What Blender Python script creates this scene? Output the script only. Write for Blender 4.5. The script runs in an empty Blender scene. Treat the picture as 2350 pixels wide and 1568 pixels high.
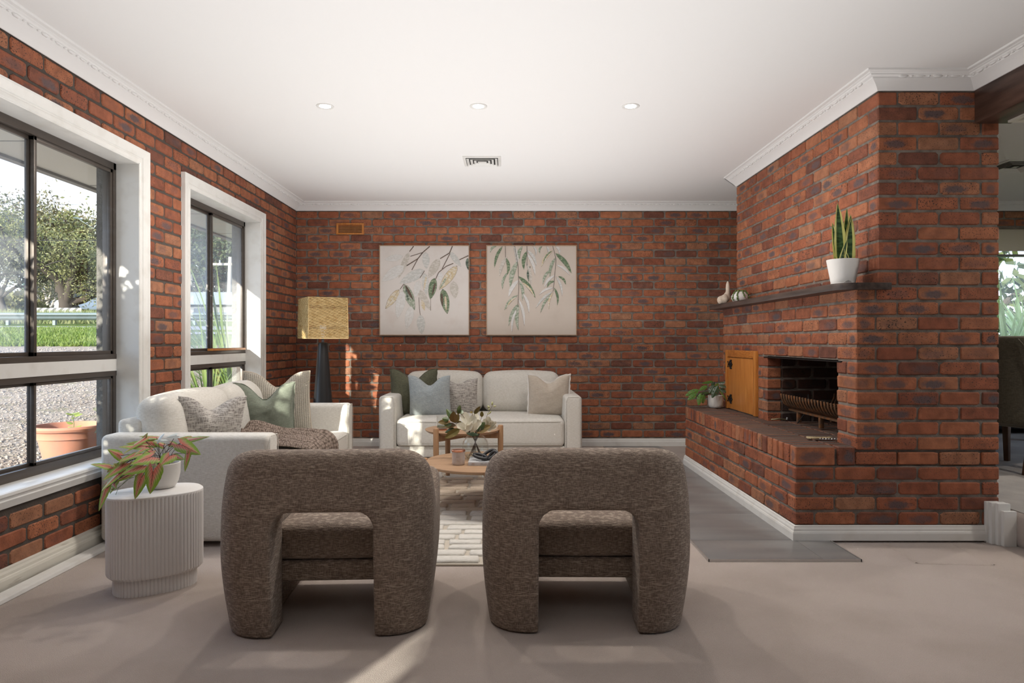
import bpy, bmesh, math, random
import numpy as np
from mathutils import Vector, Matrix, Euler, noise as mnoise

SC = bpy.context.scene
COL = SC.collection
PI = math.pi
# ------------------------------------------------------------------ camera
F, VX, HY, CH = 1555.0, 1165.0, 784.0, 1.155     # focal length (px of 2350x1568), vanishing point, camera height
cam = bpy.data.objects.new('camera', bpy.data.cameras.new('camera'))
COL.objects.link(cam)
cam.data.sensor_width = 36.0
cam.data.lens = 36.0 * F / 2350.0
cam.data.shift_x = (1175.0 - VX) / 2350.0
cam.data.clip_start = 0.05
cam.data.clip_end = 500
cam.location = (0, 0, CH)
cam.rotation_euler = (PI / 2, 0, 0)
SC.camera = cam
# ------------------------------------------------------------------ exposure
vs = SC.view_settings
vs.view_transform = 'Standard'
vs.look = 'None'
vs.gamma = 1.0
vs.use_curve_mapping = False
vs.exposure = 0.87
# ------------------------------------------------------------------ sky
SKY = 2.6
w = bpy.data.worlds.new('sky')
SC.world = w
w.use_nodes = True
nt = w.node_tree
nt.nodes.clear()
o_ = nt.nodes.new('ShaderNodeOutputWorld')
b_ = nt.nodes.new('ShaderNodeBackground')
tc = nt.nodes.new('ShaderNodeTexCoord')
sp = nt.nodes.new('ShaderNodeSeparateXYZ')
rp = nt.nodes.new('ShaderNodeValToRGB')
nz = nt.nodes.new('ShaderNodeTexNoise')
cr = nt.nodes.new('ShaderNodeValToRGB')
mx = nt.nodes.new('ShaderNodeMixRGB')
mp = nt.nodes.new('ShaderNodeMapping')
rp.color_ramp.elements[0].color = (0.46, 0.56, 0.70, 1)
rp.color_ramp.elements[1].color = (0.20, 0.36, 0.72, 1)
rp.color_ramp.elements[1].position = 0.75
nz.inputs['Scale'].default_value = 3.0
nz.inputs['Detail'].default_value = 7
mp.inputs['Scale'].default_value = (1, 1, 2.6)
cr.color_ramp.elements[0].position = 0.46
cr.color_ramp.elements[1].position = 0.66
mx.inputs[2].default_value = (1.0, 1.0, 1.0, 1)
nt.links.new(tc.outputs['Generated'], sp.inputs[0])
nt.links.new(tc.outputs['Generated'], mp.inputs[0])
nt.links.new(mp.outputs[0], nz.inputs['Vector'])
nt.links.new(sp.outputs['Z'], rp.inputs[0])
nt.links.new(nz.outputs['Fac'], cr.inputs[0])
nt.links.new(cr.outputs[0], mx.inputs[0])
nt.links.new(rp.outputs[0], mx.inputs[1])
nt.links.new(mx.outputs[0], b_.inputs[0])
nt.links.new(b_.outputs[0], o_.inputs[0])
b_.inputs[1].default_value = SKY
# ------------------------------------------------------------------ sun (low, from the left and behind the camera)
sd = bpy.data.lights.new('sun', 'SUN')
sd.energy = 8.0
sd.angle = math.radians(0.6)
sd.color = (1.0, 0.93, 0.82)
sun = bpy.data.objects.new('sun', sd)
COL.objects.link(sun)
sun.location = (-30, -50, 24)
sun.rotation_euler = Vector((1.0, 2.1, -0.78)).to_track_quat('-Z', 'Y').to_euler()
# ------------------------------------------------------------------ large unseen fill light added to brighten the ceiling


def area(name, loc, aim, sx, sy, power, col):
    l = bpy.data.lights.new(name, 'AREA'); l.shape = 'RECTANGLE'; l.size = sx; l.size_y = sy; l.energy = power; l.color = col
    o = bpy.data.objects.new(name, l); COL.objects.link(o); o.location = loc
    o.rotation_euler = (Vector(aim) - Vector(loc)).to_track_quat('-Z', 'Y').to_euler()
    return o


area('bounce_lamp', (-.2, 3.6, 1.15), (-.2, 3.6, 3.6), 3.5, 7.0, 54, (.985, .99, 1.0))
# ------------------------------------------------------------------ helpers
rng = random.Random(7)


def P(x, y, Y):
    """photo pixel -> world point at distance Y"""
    return Vector(((x - VX) * Y / F, Y, CH - (y - HY) * Y / F))


def tag(o, label=None, cat=None, group=None, kind=None):
    if label: o['label'] = label
    if cat: o['category'] = cat
    if group: o['group'] = group
    if kind: o['kind'] = kind
    return o


def empty(name, loc=(0, 0, 0), rz=0.0, label=None, cat=None, group=None, kind=None):
    o = bpy.data.objects.new(name, None)
    COL.objects.link(o)
    o.empty_display_size = 0.1
    o.location = loc
    o.rotation_euler = (0, 0, rz)
    return tag(o, label, cat, group, kind)


def link(name, me, mat=None, parent=None):
    o = bpy.data.objects.new(name, me)
    COL.objects.link(o)
    if mat is not None:
        if isinstance(mat, (list, tuple)):
            for m in mat: me.materials.append(m)
        elif len(me.materials) == 0:
            me.materials.append(mat)
    if parent is not None: o.parent = parent
    return o


def mesh(name, v, f, smooth=False, angle=None):
    me = bpy.data.meshes.new(name)
    me.from_pydata([tuple(p) for p in v], [], [tuple(int(i) for i in q) for q in f])
    if smooth:
        me.polygons.foreach_set('use_smooth', [True] * len(me.polygons))
        if angle is not None:
            me.set_sharp_from_angle(angle=math.radians(angle))
    me.update()
    return me


class MB:
    """collects verts / faces / per-face material index, optional uv"""

    def __init__(s):
        s.v = []; s.f = []; s.m = []; s.uv = []; s.has_uv = False

    def add(s, v, f, mi=0, uv=None):
        n = len(s.v)
        s.v += [tuple(p) for p in v]
        s.f += [tuple(i + n for i in q) for q in f]
        s.m += [mi] * len(f)
        if uv is not None:
            s.has_uv = True
            s.uv += list(uv)
        else:
            s.uv += [(0, 0)] * len(v)
        return s

    def box(s, lo, hi, mi=0):
        x0, y0, z0 = lo; x1, y1, z1 = hi
        v = [(x0, y0, z0), (x1, y0, z0), (x1, y1, z0), (x0, y1, z0), (x0, y0, z1), (x1, y0, z1), (x1, y1, z1), (x0, y1, z1)]
        return s.add(v, [(0, 3, 2, 1), (4, 5, 6, 7), (0, 1, 5, 4), (1, 2, 6, 5), (2, 3, 7, 6), (3, 0, 4, 7)], mi)

    def tube(s, pts, r, n=8, mi=0, cap=True):
        v, f = tube(pts, r, n, cap)
        return s.add(v, f, mi)

    def build(s, name, mat, parent=None, smooth=False, angle=None, bevel=None):
        me = mesh(name, s.v, s.f)
        if smooth: me.polygons.foreach_set('use_smooth', [True] * len(me.polygons))
        if any(s.m): me.polygons.foreach_set('material_index', s.m)
        if s.has_uv:
            ul = me.uv_layers.new(name='UVMap')
            idx = np.empty(len(me.loops), dtype=np.int32)
            me.loops.foreach_get('vertex_index', idx)
            ul.data.foreach_set('uv', np.array(s.uv, dtype=np.float32)[idx].ravel())
        if bevel:
            bm = bmesh.new(); bm.from_mesh(me)
            bmesh.ops.bevel(bm, geom=[e for e in bm.edges if len(e.link_faces) == 2 and e.calc_face_angle() > 0.6], offset=bevel,
                            segments=2, affect='EDGES', profile=0.6, clamp_overlap=True)
            bm.to_mesh(me); bm.free()
            me.polygons.foreach_set('use_smooth', [True] * len(me.polygons))
            me.set_sharp_from_angle(angle=math.radians(40))
        elif smooth and angle is not None:
            me.set_sharp_from_angle(angle=math.radians(angle))
        me.update()
        return link(name, me, mat, parent)


def tube(pts, r, n=8, cap=True):
    pts = [Vector(p) for p in pts]
    m = len(pts)
    rs = r if isinstance(r, (list, tuple)) else [r] * m
    v = []; f = []
    up = None
    for i, p in enumerate(pts):
        t = (pts[min(i + 1, m - 1)] - pts[max(i - 1, 0)])
        if t.length < 1e-9: t = Vector((0, 0, 1))
        t.normalize()
        if up is None:
            a = Vector((0, 0, 1)) if abs(t.z) < 0.9 else Vector((1, 0, 0))
            up = (a - t * a.dot(t)).normalized()
        else:
            up = up - t * up.dot(t)
            if up.length < 1e-6: up = t.orthogonal()
            up.normalize()
        sd_ = t.cross(up)
        for k in range(n):
            a = 2 * PI * k / n
            v.append(p + (up * math.cos(a) + sd_ * math.sin(a)) * rs[i])
    for i in range(m - 1):
        for k in range(n):
            f.append((i * n + k, i * n + (k + 1) % n, (i + 1) * n + (k + 1) % n, (i + 1) * n + k))
    if cap:
        f.append(tuple(range(n - 1, -1, -1)))
        f.append(tuple((m - 1) * n + k for k in range(n)))
    return v, f


def lathe(profile, n=32, sx=1.0, sy=1.0):
    v = []; f = []
    m = len(profile)
    for r, z in profile:
        for k in range(n):
            a = 2 * PI * k / n
            v.append((r * math.cos(a) * sx, r * math.sin(a) * sy, z))
    for i in range(m - 1):
        for k in range(n):
            f.append((i * n + k, i * n + (k + 1) % n, (i + 1) * n + (k + 1) % n, (i + 1) * n + k))
    if profile[0][0] > 1e-6: f.append(tuple(range(n - 1, -1, -1)))
    if profile[-1][0] > 1e-6: f.append(tuple((m - 1) * n + k for k in range(n)))
    return v, f


def xf(v, loc=(0, 0, 0), rot=(0, 0, 0), sc=1.0):
    M = Matrix.Translation(loc) @ Euler(rot).to_matrix().to_4x4() @ Matrix.Scale(sc, 4)
    return [M @ Vector(p) for p in v]


def extrude_path(profile, path, closed=False, flip=False):
    """profile = list of (out, z); path = list of (x, y) walked so that 'out' is to the LEFT of the walking direction. mitred corners"""
    n = len(path); m = len(profile)
    v = []; f = []
    for i in range(n):
        p = Vector(path[i])
        if closed or 0 < i < n - 1:
            a = (p - Vector(path[i - 1])).normalized(); b = (Vector(path[(i + 1) % n]) - p).normalized()
        elif i == 0:
            a = b = (Vector(path[1]) - p).normalized()
        else:
            a = b = (p - Vector(path[i - 1])).normalized()
        na = Vector((-a.y, a.x)); nb = Vector((-b.y, b.x))
        d = (na + nb)
        d = d / max(1e-6, d.length)
        k = 1.0 / max(0.2, d.dot(na))
        for (o, z) in profile:
            q = p + d * (o * k)
            v.append((q.x, q.y, z))
    seg = n if closed else n - 1
    for i in range(seg):
        j = (i + 1) % n
        for k in range(m - 1):
            f.append((i * m + k, i * m + k + 1, j * m + k + 1, j * m + k))
    if not closed:
        f.append(tuple(range(m))); f.append(tuple((n - 1) * m + k for k in reversed(range(m))))
    return v, f


def soft_box(hx, hy, hz, r, n=10, puff=(0, 0, 0), pinch=0.0):
    """rounded box with bulging faces; centre at origin"""
    bm = bmesh.new()
    def steps(h):
        inner = max(h - r, 1e-4)
        a = [-h + r * t for t in (0, .3, .65)] + list(np.linspace(-inner, inner, n)) + [h - r * t for t in (.65, .3, 0)]
        return a
    H = (hx, hy, hz)
    S = [steps(h) for h in H]
    for ax in range(3):
        u, w_ = [i for i in range(3) if i != ax]
        for sg in (-1, 1):
            vs_ = []
            for a in S[u]:
                row = []
                for b in S[w_]:
                    p = [0, 0, 0]; p[ax] = sg * H[ax]; p[u] = a; p[w_] = b
                    row.append(bm.verts.new(p))
                vs_.append(row)
            for i in range(len(S[u]) - 1):
                for j in range(len(S[w_]) - 1):
                    q = (vs_[i][j], vs_[i + 1][j], vs_[i + 1][j + 1], vs_[i][j + 1])
                    bm.faces.new(q)
    bmesh.ops.remove_doubles(bm, verts=bm.verts, dist=1e-5)
    bmesh.ops.recalc_face_normals(bm, faces=bm.faces)
    for v in bm.verts:
        p = Vector(v.co)
        q = Vector([max(-(H[i] - r), min(H[i] - r, p[i])) for i in range(3)])
        d = p - q
        if d.length > 1e-9: p = q + d.normalized() * r
        t = [p[i] / H[i] for i in range(3)]
        p.x += puff[0] * t[0] * (1 - t[1] ** 2) * (1 - t[2] ** 2)
        p.y += puff[1] * t[1] * (1 - t[0] ** 2) * (1 - t[2] ** 2)
        p.z += puff[2] * t[2] * (1 - t[0] ** 2) * (1 - t[1] ** 2)
        v.co = p
    me = bpy.data.meshes.new('soft')
    bm.to_mesh(me); bm.free()
    me.polygons.foreach_set('use_smooth', [True] * len(me.polygons))
    return me


def shift_mesh(me, loc=(0, 0, 0), rot=(0, 0, 0)):
    me.transform(Matrix.Translation(loc) @ Euler(rot).to_matrix().to_4x4())
    me.update()
    return me


def surface_nets(fn, lo, hi, h):
    """iso-surface of fn(X,Y,Z)<0"""
    ns = [int(math.ceil((hi[i] - lo[i]) / h)) + 1 for i in range(3)]
    ax = [lo[i] + h * np.arange(ns[i]) for i in range(3)]
    G = np.meshgrid(*ax, indexing='ij')
    V = fn(*G)
    S = V < 0
    cs = [n - 1 for n in ns]
    cnt = np.zeros(cs); acc = np.zeros(cs + [3])
    off = [(a, b, c) for a in (0, 1) for b in (0, 1) for c in (0, 1)]
    def sl(o): return tuple(slice(o[i], o[i] + cs[i]) for i in range(3))
    for a in off:
        for d in range(3):
            if a[d]: continue
            b = list(a); b[d] = 1
            va, vb = V[sl(a)], V[sl(b)]
            cross = (va < 0) != (vb < 0)
            t = np.where(cross, va / np.where(va - vb == 0, 1, va - vb), 0)
            cnt += cross
            for k in range(3):
                acc[..., k] += np.where(cross, a[k] + (t if k == d else 0), 0)
    mask = cnt > 0
    idx = -np.ones(cs, dtype=np.int64)
    idx[mask] = np.arange(mask.sum())
    ii = np.argwhere(mask)
    pts = (ii + acc[mask] / cnt[mask][:, None]) * h + np.array(lo)
    faces = []
    for d in range(3):
        e1, e2 = [(1, 2), (2, 0), (0, 1)][d]
        s0 = [slice(1, -1)] * 3; s1 = [slice(1, -1)] * 3
        s0[d] = slice(0, -1); s1[d] = slice(1, None)
        A = S[tuple(s0)]; B = S[tuple(s1)]
        for flip, m in ((0, A & ~B), (1, ~A & B)):
            q = np.argwhere(m)
            if len(q) == 0: continue
            q = q + 1; q[:, d] -= 1
            c = []
            for (u, v) in ((0, 0), (-1, 0), (-1, -1), (0, -1)):
                r = q.copy(); r[:, e1] += u; r[:, e2] += v
                c.append(idx[r[:, 0], r[:, 1], r[:, 2]])
            c = np.stack(c, 1)
            if flip: c = c[:, ::-1]
            faces.append(c)
    return pts, np.concatenate(faces)


def smax(a, b, k):
    h = np.clip(0.5 - 0.5 * (b - a) / k, 0, 1)
    return b * (1 - h) + a * h + k * h * (1 - h)


def smin(a, b, k): return -smax(-a, -b, k)


# ------------------------------------------------------------------ materials
def N(nt, t, **kw):
    n = nt.nodes.new(t)
    for k, v in kw.items():
        if hasattr(n, k): setattr(n, k, v)
    return n


def rgb(c): return (c[0], c[1], c[2], 1.0)


def srgb(r, g, b):
    f = lambda c: (c / 255 / 12.92) if c / 255 <= 0.04045 else ((c / 255 + 0.055) / 1.055) ** 2.4
    return (f(r), f(g), f(b))


def mat(name, col, rough=0.6, spec=0.5, metal=0.0, mix=None, bump=None, coord='Object', stretch=(1, 1, 1), sheen=0.0, emit=None, trans=0.0,
        coat=0.0, mix2=None, subs=0.0):
    """mix / mix2 = (scale, colour2, low, high[, stretch]); bump = (scale, strength, dist[, stretch])"""
    m = bpy.data.materials.new(name)
    m.use_nodes = True
    nt = m.node_tree
    b = nt.nodes['Principled BSDF']
    b.inputs['Base Color'].default_value = rgb(col)
    b.inputs['Roughness'].default_value = rough
    b.inputs['Specular IOR Level'].default_value = spec
    b.inputs['Metallic'].default_value = metal
    if sheen:
        b.inputs['Sheen Weight'].default_value = sheen
        b.inputs['Sheen Roughness'].default_value = 0.6
    if coat: b.inputs['Coat Weight'].default_value = coat
    if trans: b.inputs['Transmission Weight'].default_value = trans
    if emit:
        b.inputs['Emission Color'].default_value = rgb(emit[0])
        b.inputs['Emission Strength'].default_value = emit[1]
    tc = N(nt, 'ShaderNodeTexCoord')
    cur = None
    for mm in (mix, mix2):
        if not mm: continue
        mp = N(nt, 'ShaderNodeMapping')
        mp.inputs['Scale'].default_value = mm[4] if len(mm) > 4 else stretch
        nz = N(nt, 'ShaderNodeTexNoise')
        nz.inputs['Scale'].default_value = mm[0]
        nz.inputs['Detail'].default_value = 5
        cr = N(nt, 'ShaderNodeMapRange')
        cr.inputs['From Min'].default_value = mm[2]; cr.inputs['From Max'].default_value = mm[3]
        mx = N(nt, 'ShaderNodeMixRGB')
        mx.inputs[1].default_value = rgb(col)
        mx.inputs[2].default_value = rgb(mm[1])
        nt.links.new(tc.outputs[coord], mp.inputs[0]); nt.links.new(mp.outputs[0], nz.inputs['Vector'])
        nt.links.new(nz.outputs['Fac'], cr.inputs[0]); nt.links.new(cr.outputs[0], mx.inputs[0])
        if cur is not None: nt.links.new(cur, mx.inputs[1])
        cur = mx.outputs[0]
    if cur is not None: nt.links.new(cur, b.inputs['Base Color'])
    if bump:
        mp = N(nt, 'ShaderNodeMapping')
        mp.inputs['Scale'].default_value = bump[3] if len(bump) > 3 else stretch
        nz = N(nt, 'ShaderNodeTexNoise')
        nz.inputs['Scale'].default_value = bump[0]
        nz.inputs['Detail'].default_value = 4
        bp = N(nt, 'ShaderNodeBump')
        bp.inputs['Strength'].default_value = bump[1]
        bp.inputs['Distance'].default_value = bump[2]
        nt.links.new(tc.outputs[coord], mp.inputs[0]); nt.links.new(mp.outputs[0], nz.inputs['Vector'])
        nt.links.new(nz.outputs['Fac'], bp.inputs['Height']); nt.links.new(bp.outputs[0], b.inputs['Normal'])
    return m


def weave(name, c1, c2, c3, scale, rough=0.9, bumpd=0.002, bstr=0.6, thr=(0.45, 0.6)):
    """woven cloth: warp and weft threads from two stretched noises"""
    m = bpy.data.materials.new(name)
    m.use_nodes = True
    nt = m.node_tree
    b = nt.nodes['Principled BSDF']
    b.inputs['Roughness'].default_value = rough
    b.inputs['Specular IOR Level'].default_value = 0.25
    b.inputs['Sheen Weight'].default_value = 0.15
    tc = N(nt, 'ShaderNodeTexCoord')
    outs = []
    for st in ((0.13, 0.13, 1.0), (1.0, 1.0, 0.14)):
        mp = N(nt, 'ShaderNodeMapping'); mp.inputs['Scale'].default_value = st
        nz = N(nt, 'ShaderNodeTexNoise'); nz.inputs['Scale'].default_value = scale; nz.inputs['Detail'].default_value = 2.5
        nt.links.new(tc.outputs['Object'], mp.inputs[0]); nt.links.new(mp.outputs[0], nz.inputs['Vector'])
        outs.append(nz.outputs['Fac'])
    r1 = N(nt, 'ShaderNodeMapRange'); r1.inputs['From Min'].default_value = thr[0]; r1.inputs['From Max'].default_value = thr[1]
    r2 = N(nt, 'ShaderNodeMapRange'); r2.inputs['From Min'].default_value = thr[0]; r2.inputs['From Max'].default_value = thr[1] + 0.05
    m1 = N(nt, 'ShaderNodeMixRGB'); m1.inputs[1].default_value = rgb(c1); m1.inputs[2].default_value = rgb(c2)
    m2 = N(nt, 'ShaderNodeMixRGB'); m2.inputs[2].default_value = rgb(c3)
    nt.links.new(outs[1], r1.inputs[0]); nt.links.new(outs[0], r2.inputs[0])
    nt.links.new(r1.outputs[0], m1.inputs[0]); nt.links.new(m1.outputs[0], m2.inputs[1]); nt.links.new(r2.outputs[0], m2.inputs[0])
    nt.links.new(m2.outputs[0], b.inputs['Base Color'])
    ad = N(nt, 'ShaderNodeMath'); ad.operation = 'ADD'
    nt.links.new(outs[0], ad.inputs[0]); nt.links.new(outs[1], ad.inputs[1])
    bp = N(nt, 'ShaderNodeBump'); bp.inputs['Strength'].default_value = bstr; bp.inputs['Distance'].default_value = bumpd
    nt.links.new(ad.outputs[0], bp.inputs['Height']); nt.links.new(bp.outputs[0], b.inputs['Normal'])
    return m


def brick_material(name, dark=1.0, soot=0.0, worn_top=None):
    m = bpy.data.materials.new(name)
    m.use_nodes = True
    nt = m.node_tree
    L = nt.links.new
    b = nt.nodes['Principled BSDF']
    b.inputs['Specular IOR Level'].default_value = 0.35
    at = N(nt, 'ShaderNodeAttribute', attribute_name='seed')
    oi = N(nt, 'ShaderNodeObjectInfo')
    ma = N(nt, 'ShaderNodeMath'); ma.operation = 'MULTIPLY_ADD'; ma.inputs[1].default_value = 7.31
    L(oi.outputs['Random'], ma.inputs[0]); L(at.outputs['Fac'], ma.inputs[2])
    wn = N(nt, 'ShaderNodeTexWhiteNoise', noise_dimensions='1D'); L(ma.outputs[0], wn.inputs['W'])
    sep = N(nt, 'ShaderNodeSeparateColor'); L(wn.outputs['Color'], sep.inputs[0])
    ramp = N(nt, 'ShaderNodeValToRGB')
    el = ramp.color_ramp.elements
    cs = [(0.0, (0.130, 0.050, 0.034)), (0.22, (0.245, 0.075, 0.038)), (0.5, (0.315, 0.102, 0.048)), (0.78, (0.365, 0.132, 0.062)), (1.0, (0.32, 0.150, 0.082))]
    el[0].color = rgb([c * dark for c in cs[0][1]]); el[1].color = rgb([c * dark for c in cs[4][1]])
    for p_, c in cs[1:4]:
        e = el.new(p_); e.color = rgb([k * dark for k in c])
    L(sep.outputs[0], ramp.inputs[0])
    geo = N(nt, 'ShaderNodeNewGeometry')
    # broad tone variation on the face
    n1 = N(nt, 'ShaderNodeTexNoise'); n1.inputs['Scale'].default_value = 18; n1.inputs['Detail'].default_value = 5
    L(geo.outputs['Position'], n1.inputs['Vector'])
    mr = N(nt, 'ShaderNodeMapRange'); mr.inputs['From Min'].default_value = .3; mr.inputs['From Max'].default_value = .7
    mr.inputs['To Min'].default_value = 0.72; mr.inputs['To Max'].default_value = 1.22
    L(n1.outputs['Fac'], mr.inputs[0])
    v1 = N(nt, 'ShaderNodeVectorMath', operation='SCALE'); L(ramp.outputs[0], v1.inputs[0]); L(mr.outputs[0], v1.inputs['Scale'])
    # kiln flash: a grey-violet oval in the middle of some bricks
    uv = N(nt, 'ShaderNodeUVMap')
    mp = N(nt, 'ShaderNodeMapping'); mp.inputs['Scale'].default_value = (1.25, 1.15, 1)
    of = N(nt, 'ShaderNodeVectorMath', operation='MULTIPLY_ADD'); L(wn.outputs['Color'], of.inputs[0]); of.inputs[1].default_value = (.7, .35, 0); L(uv.outputs[0], of.inputs[2])
    o2 = N(nt, 'ShaderNodeVectorMath', operation='SUBTRACT'); L(of.outputs[0], o2.inputs[0]); o2.inputs[1].default_value = (.35, .17, 0)
    L(o2.outputs[0], mp.inputs[0])
    ln = N(nt, 'ShaderNodeVectorMath', operation='LENGTH'); L(mp.outputs[0], ln.inputs[0])
    n2 = N(nt, 'ShaderNodeTexNoise'); n2.inputs['Scale'].default_value = 45; n2.inputs['Detail'].default_value = 3
    L(geo.outputs['Position'], n2.inputs['Vector'])
    a1 = N(nt, 'ShaderNodeMath'); a1.operation = 'MULTIPLY_ADD'; a1.inputs[1].default_value = 0.9; L(n2.outputs['Fac'], a1.inputs[0]); L(ln.outputs['Value'], a1.inputs[2])
    r2 = N(nt, 'ShaderNodeMapRange'); r2.inputs['From Min'].default_value = 1.35; r2.inputs['From Max'].default_value = 0.95; L(a1.outputs[0], r2.inputs[0])
    gt = N(nt, 'ShaderNodeMapRange'); gt.inputs['From Min'].default_value = 0.56; gt.inputs['From Max'].default_value = 0.86; gt.inputs['To Max'].default_value = .92
    L(sep.outputs[1], gt.inputs[0])
    mu = N(nt, 'ShaderNodeMath'); mu.operation = 'MULTIPLY'; L(r2.outputs[0], mu.inputs[0]); L(gt.outputs[0], mu.inputs[1])
    m1 = N(nt, 'ShaderNodeMixRGB'); L(mu.outputs[0], m1.inputs[0]); L(v1.outputs[0], m1.inputs[1])
    m1.inputs[2].default_value = rgb([c * dark for c in (0.090, 0.072, 0.078)])
    # iron specks
    vo = N(nt, 'ShaderNodeTexNoise'); vo.inputs['Scale'].default_value = 130; vo.inputs['Detail'].default_value = 1.5
    L(geo.outputs['Position'], vo.inputs['Vector'])
    r3 = N(nt, 'ShaderNodeMapRange'); r3.inputs['From Min'].default_value = 0.60; r3.inputs['From Max'].default_value = 0.65; L(vo.outputs['Fac'], r3.inputs[0])
    s3 = N(nt, 'ShaderNodeMath'); s3.operation = 'MULTIPLY'; L(r3.outputs[0], s3.inputs[0]); L(sep.outputs[2], s3.inputs[1])
    m2 = N(nt, 'ShaderNodeMixRGB'); L(s3.outputs[0], m2.inputs[0]); L(m1.outputs[0], m2.inputs[1]); m2.inputs[2].default_value = (0.03, 0.02, 0.018, 1)
    # smeared mortar on edges / faces
    n4 = N(nt, 'ShaderNodeTexNoise'); n4.inputs['Scale'].default_value = 9; n4.inputs['Detail'].default_value = 8; n4.inputs['Roughness'].default_value = .7
    L(geo.outputs['Position'], n4.inputs['Vector'])
    r4 = N(nt, 'ShaderNodeMapRange'); r4.inputs['From Min'].default_value = 0.62; r4.inputs['From Max'].default_value = 0.74; r4.inputs['To Max'].default_value = 0.4; L(n4.outputs['Fac'], r4.inputs[0])
    m3 = N(nt, 'ShaderNodeMixRGB'); L(r4.outputs[0], m3.inputs[0]); L(m2.outputs[0], m3.inputs[1]); m3.inputs[2].default_value = rgb([c * dark for c in (0.24, 0.16, 0.12)])
    if worn_top:
        sn = N(nt, 'ShaderNodeSeparateXYZ'); L(geo.outputs['True Normal'], sn.inputs[0])
        rt = N(nt, 'ShaderNodeMapRange'); rt.inputs['From Min'].default_value = .5; rt.inputs['From Max'].default_value = .95; rt.inputs['To Max'].default_value = .93; L(sn.outputs['Z'], rt.inputs[0])
        m5 = N(nt, 'ShaderNodeMixRGB'); L(rt.outputs[0], m5.inputs[0]); L(m3.outputs[0], m5.inputs[1]); m5.inputs[2].default_value = rgb(worn_top); m3 = m5
    if soot:
        m4 = N(nt, 'ShaderNodeMixRGB'); m4.inputs[0].default_value = soot; L(m3.outputs[0], m4.inputs[1]); m4.inputs[2].default_value = (0.012, 0.010, 0.010, 1)
        L(m4.outputs[0], b.inputs['Base Color'])
    else:
        L(m3.outputs[0], b.inputs['Base Color'])
    b.inputs['Roughness'].default_value = 0.72
    bp = N(nt, 'ShaderNodeBump'); bp.inputs['Strength'].default_value = 0.5; bp.inputs['Distance'].default_value = 0.003
    ad = N(nt, 'ShaderNodeMath'); ad.operation = 'SUBTRACT'; L(n2.outputs['Fac'], ad.inputs[0]); L(r3.outputs[0], ad.inputs[1])
    L(ad.outputs[0], bp.inputs['Height']); L(bp.outputs[0], b.inputs['Normal'])
    return m


def glass_mat(name, haze=0.0, tint=(0.96, 0.98, 0.97), hazecol=(0.8, 0.85, 0.9)):
    m = bpy.data.materials.new(name)
    m.use_nodes = True
    nt = m.node_tree; nt.nodes.clear()
    L = nt.links.new
    out = N(nt, 'ShaderNodeOutputMaterial')
    tr = N(nt, 'ShaderNodeBsdfTransparent'); tr.inputs[0].default_value = rgb(tint)
    gl = N(nt, 'ShaderNodeBsdfGlossy'); gl.inputs['Roughness'].default_value = 0.02
    lw = N(nt, 'ShaderNodeLayerWeight'); lw.inputs[0].default_value = 0.5
    pw = N(nt, 'ShaderNodeMath'); pw.operation = 'POWER'; pw.inputs[1].default_value = 4.5
    fr = N(nt, 'ShaderNodeMath'); fr.operation = 'MULTIPLY_ADD'; fr.inputs[1].default_value = 0.75; fr.inputs[2].default_value = 0.035
    L(lw.outputs['Facing'], pw.inputs[0]); L(pw.outputs[0], fr.inputs[0])
    mx = N(nt, 'ShaderNodeMixShader')
    L(fr.outputs[0], mx.inputs[0]); L(tr.outputs[0], mx.inputs[1]); L(gl.outputs[0], mx.inputs[2])
    last = mx.outputs[0]
    if haze:
        df = N(nt, 'ShaderNodeBsdfTranslucent'); df.inputs[0].default_value = rgb(hazecol)
        m2 = N(nt, 'ShaderNodeMixShader')
        tc_ = N(nt, 'ShaderNodeTexCoord'); nz_ = N(nt, 'ShaderNodeTexNoise'); nz_.inputs['Scale'].default_value = 6
        mr_ = N(nt, 'ShaderNodeMapRange'); mr_.inputs['To Min'].default_value = haze * .6; mr_.inputs['To Max'].default_value = haze * 1.4
        L(tc_.outputs['Object'], nz_.inputs['Vector']); L(nz_.outputs['Fac'], mr_.inputs[0]); L(mr_.outputs[0], m2.inputs[0])
        L(last, m2.inputs[1]); L(df.outputs[0], m2.inputs[2])
        last = m2.outputs[0]
    L(last, out.inputs[0])
    return m


def wood(name, c1, c2, scale=6, stretch=(1, 1, 12), rough=0.45):
    return mat(name, c1, rough, 0.4, mix=(scale, c2, 0.35, 0.65, stretch), bump=(scale * 3, 0.15, 0.002, stretch))


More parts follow.
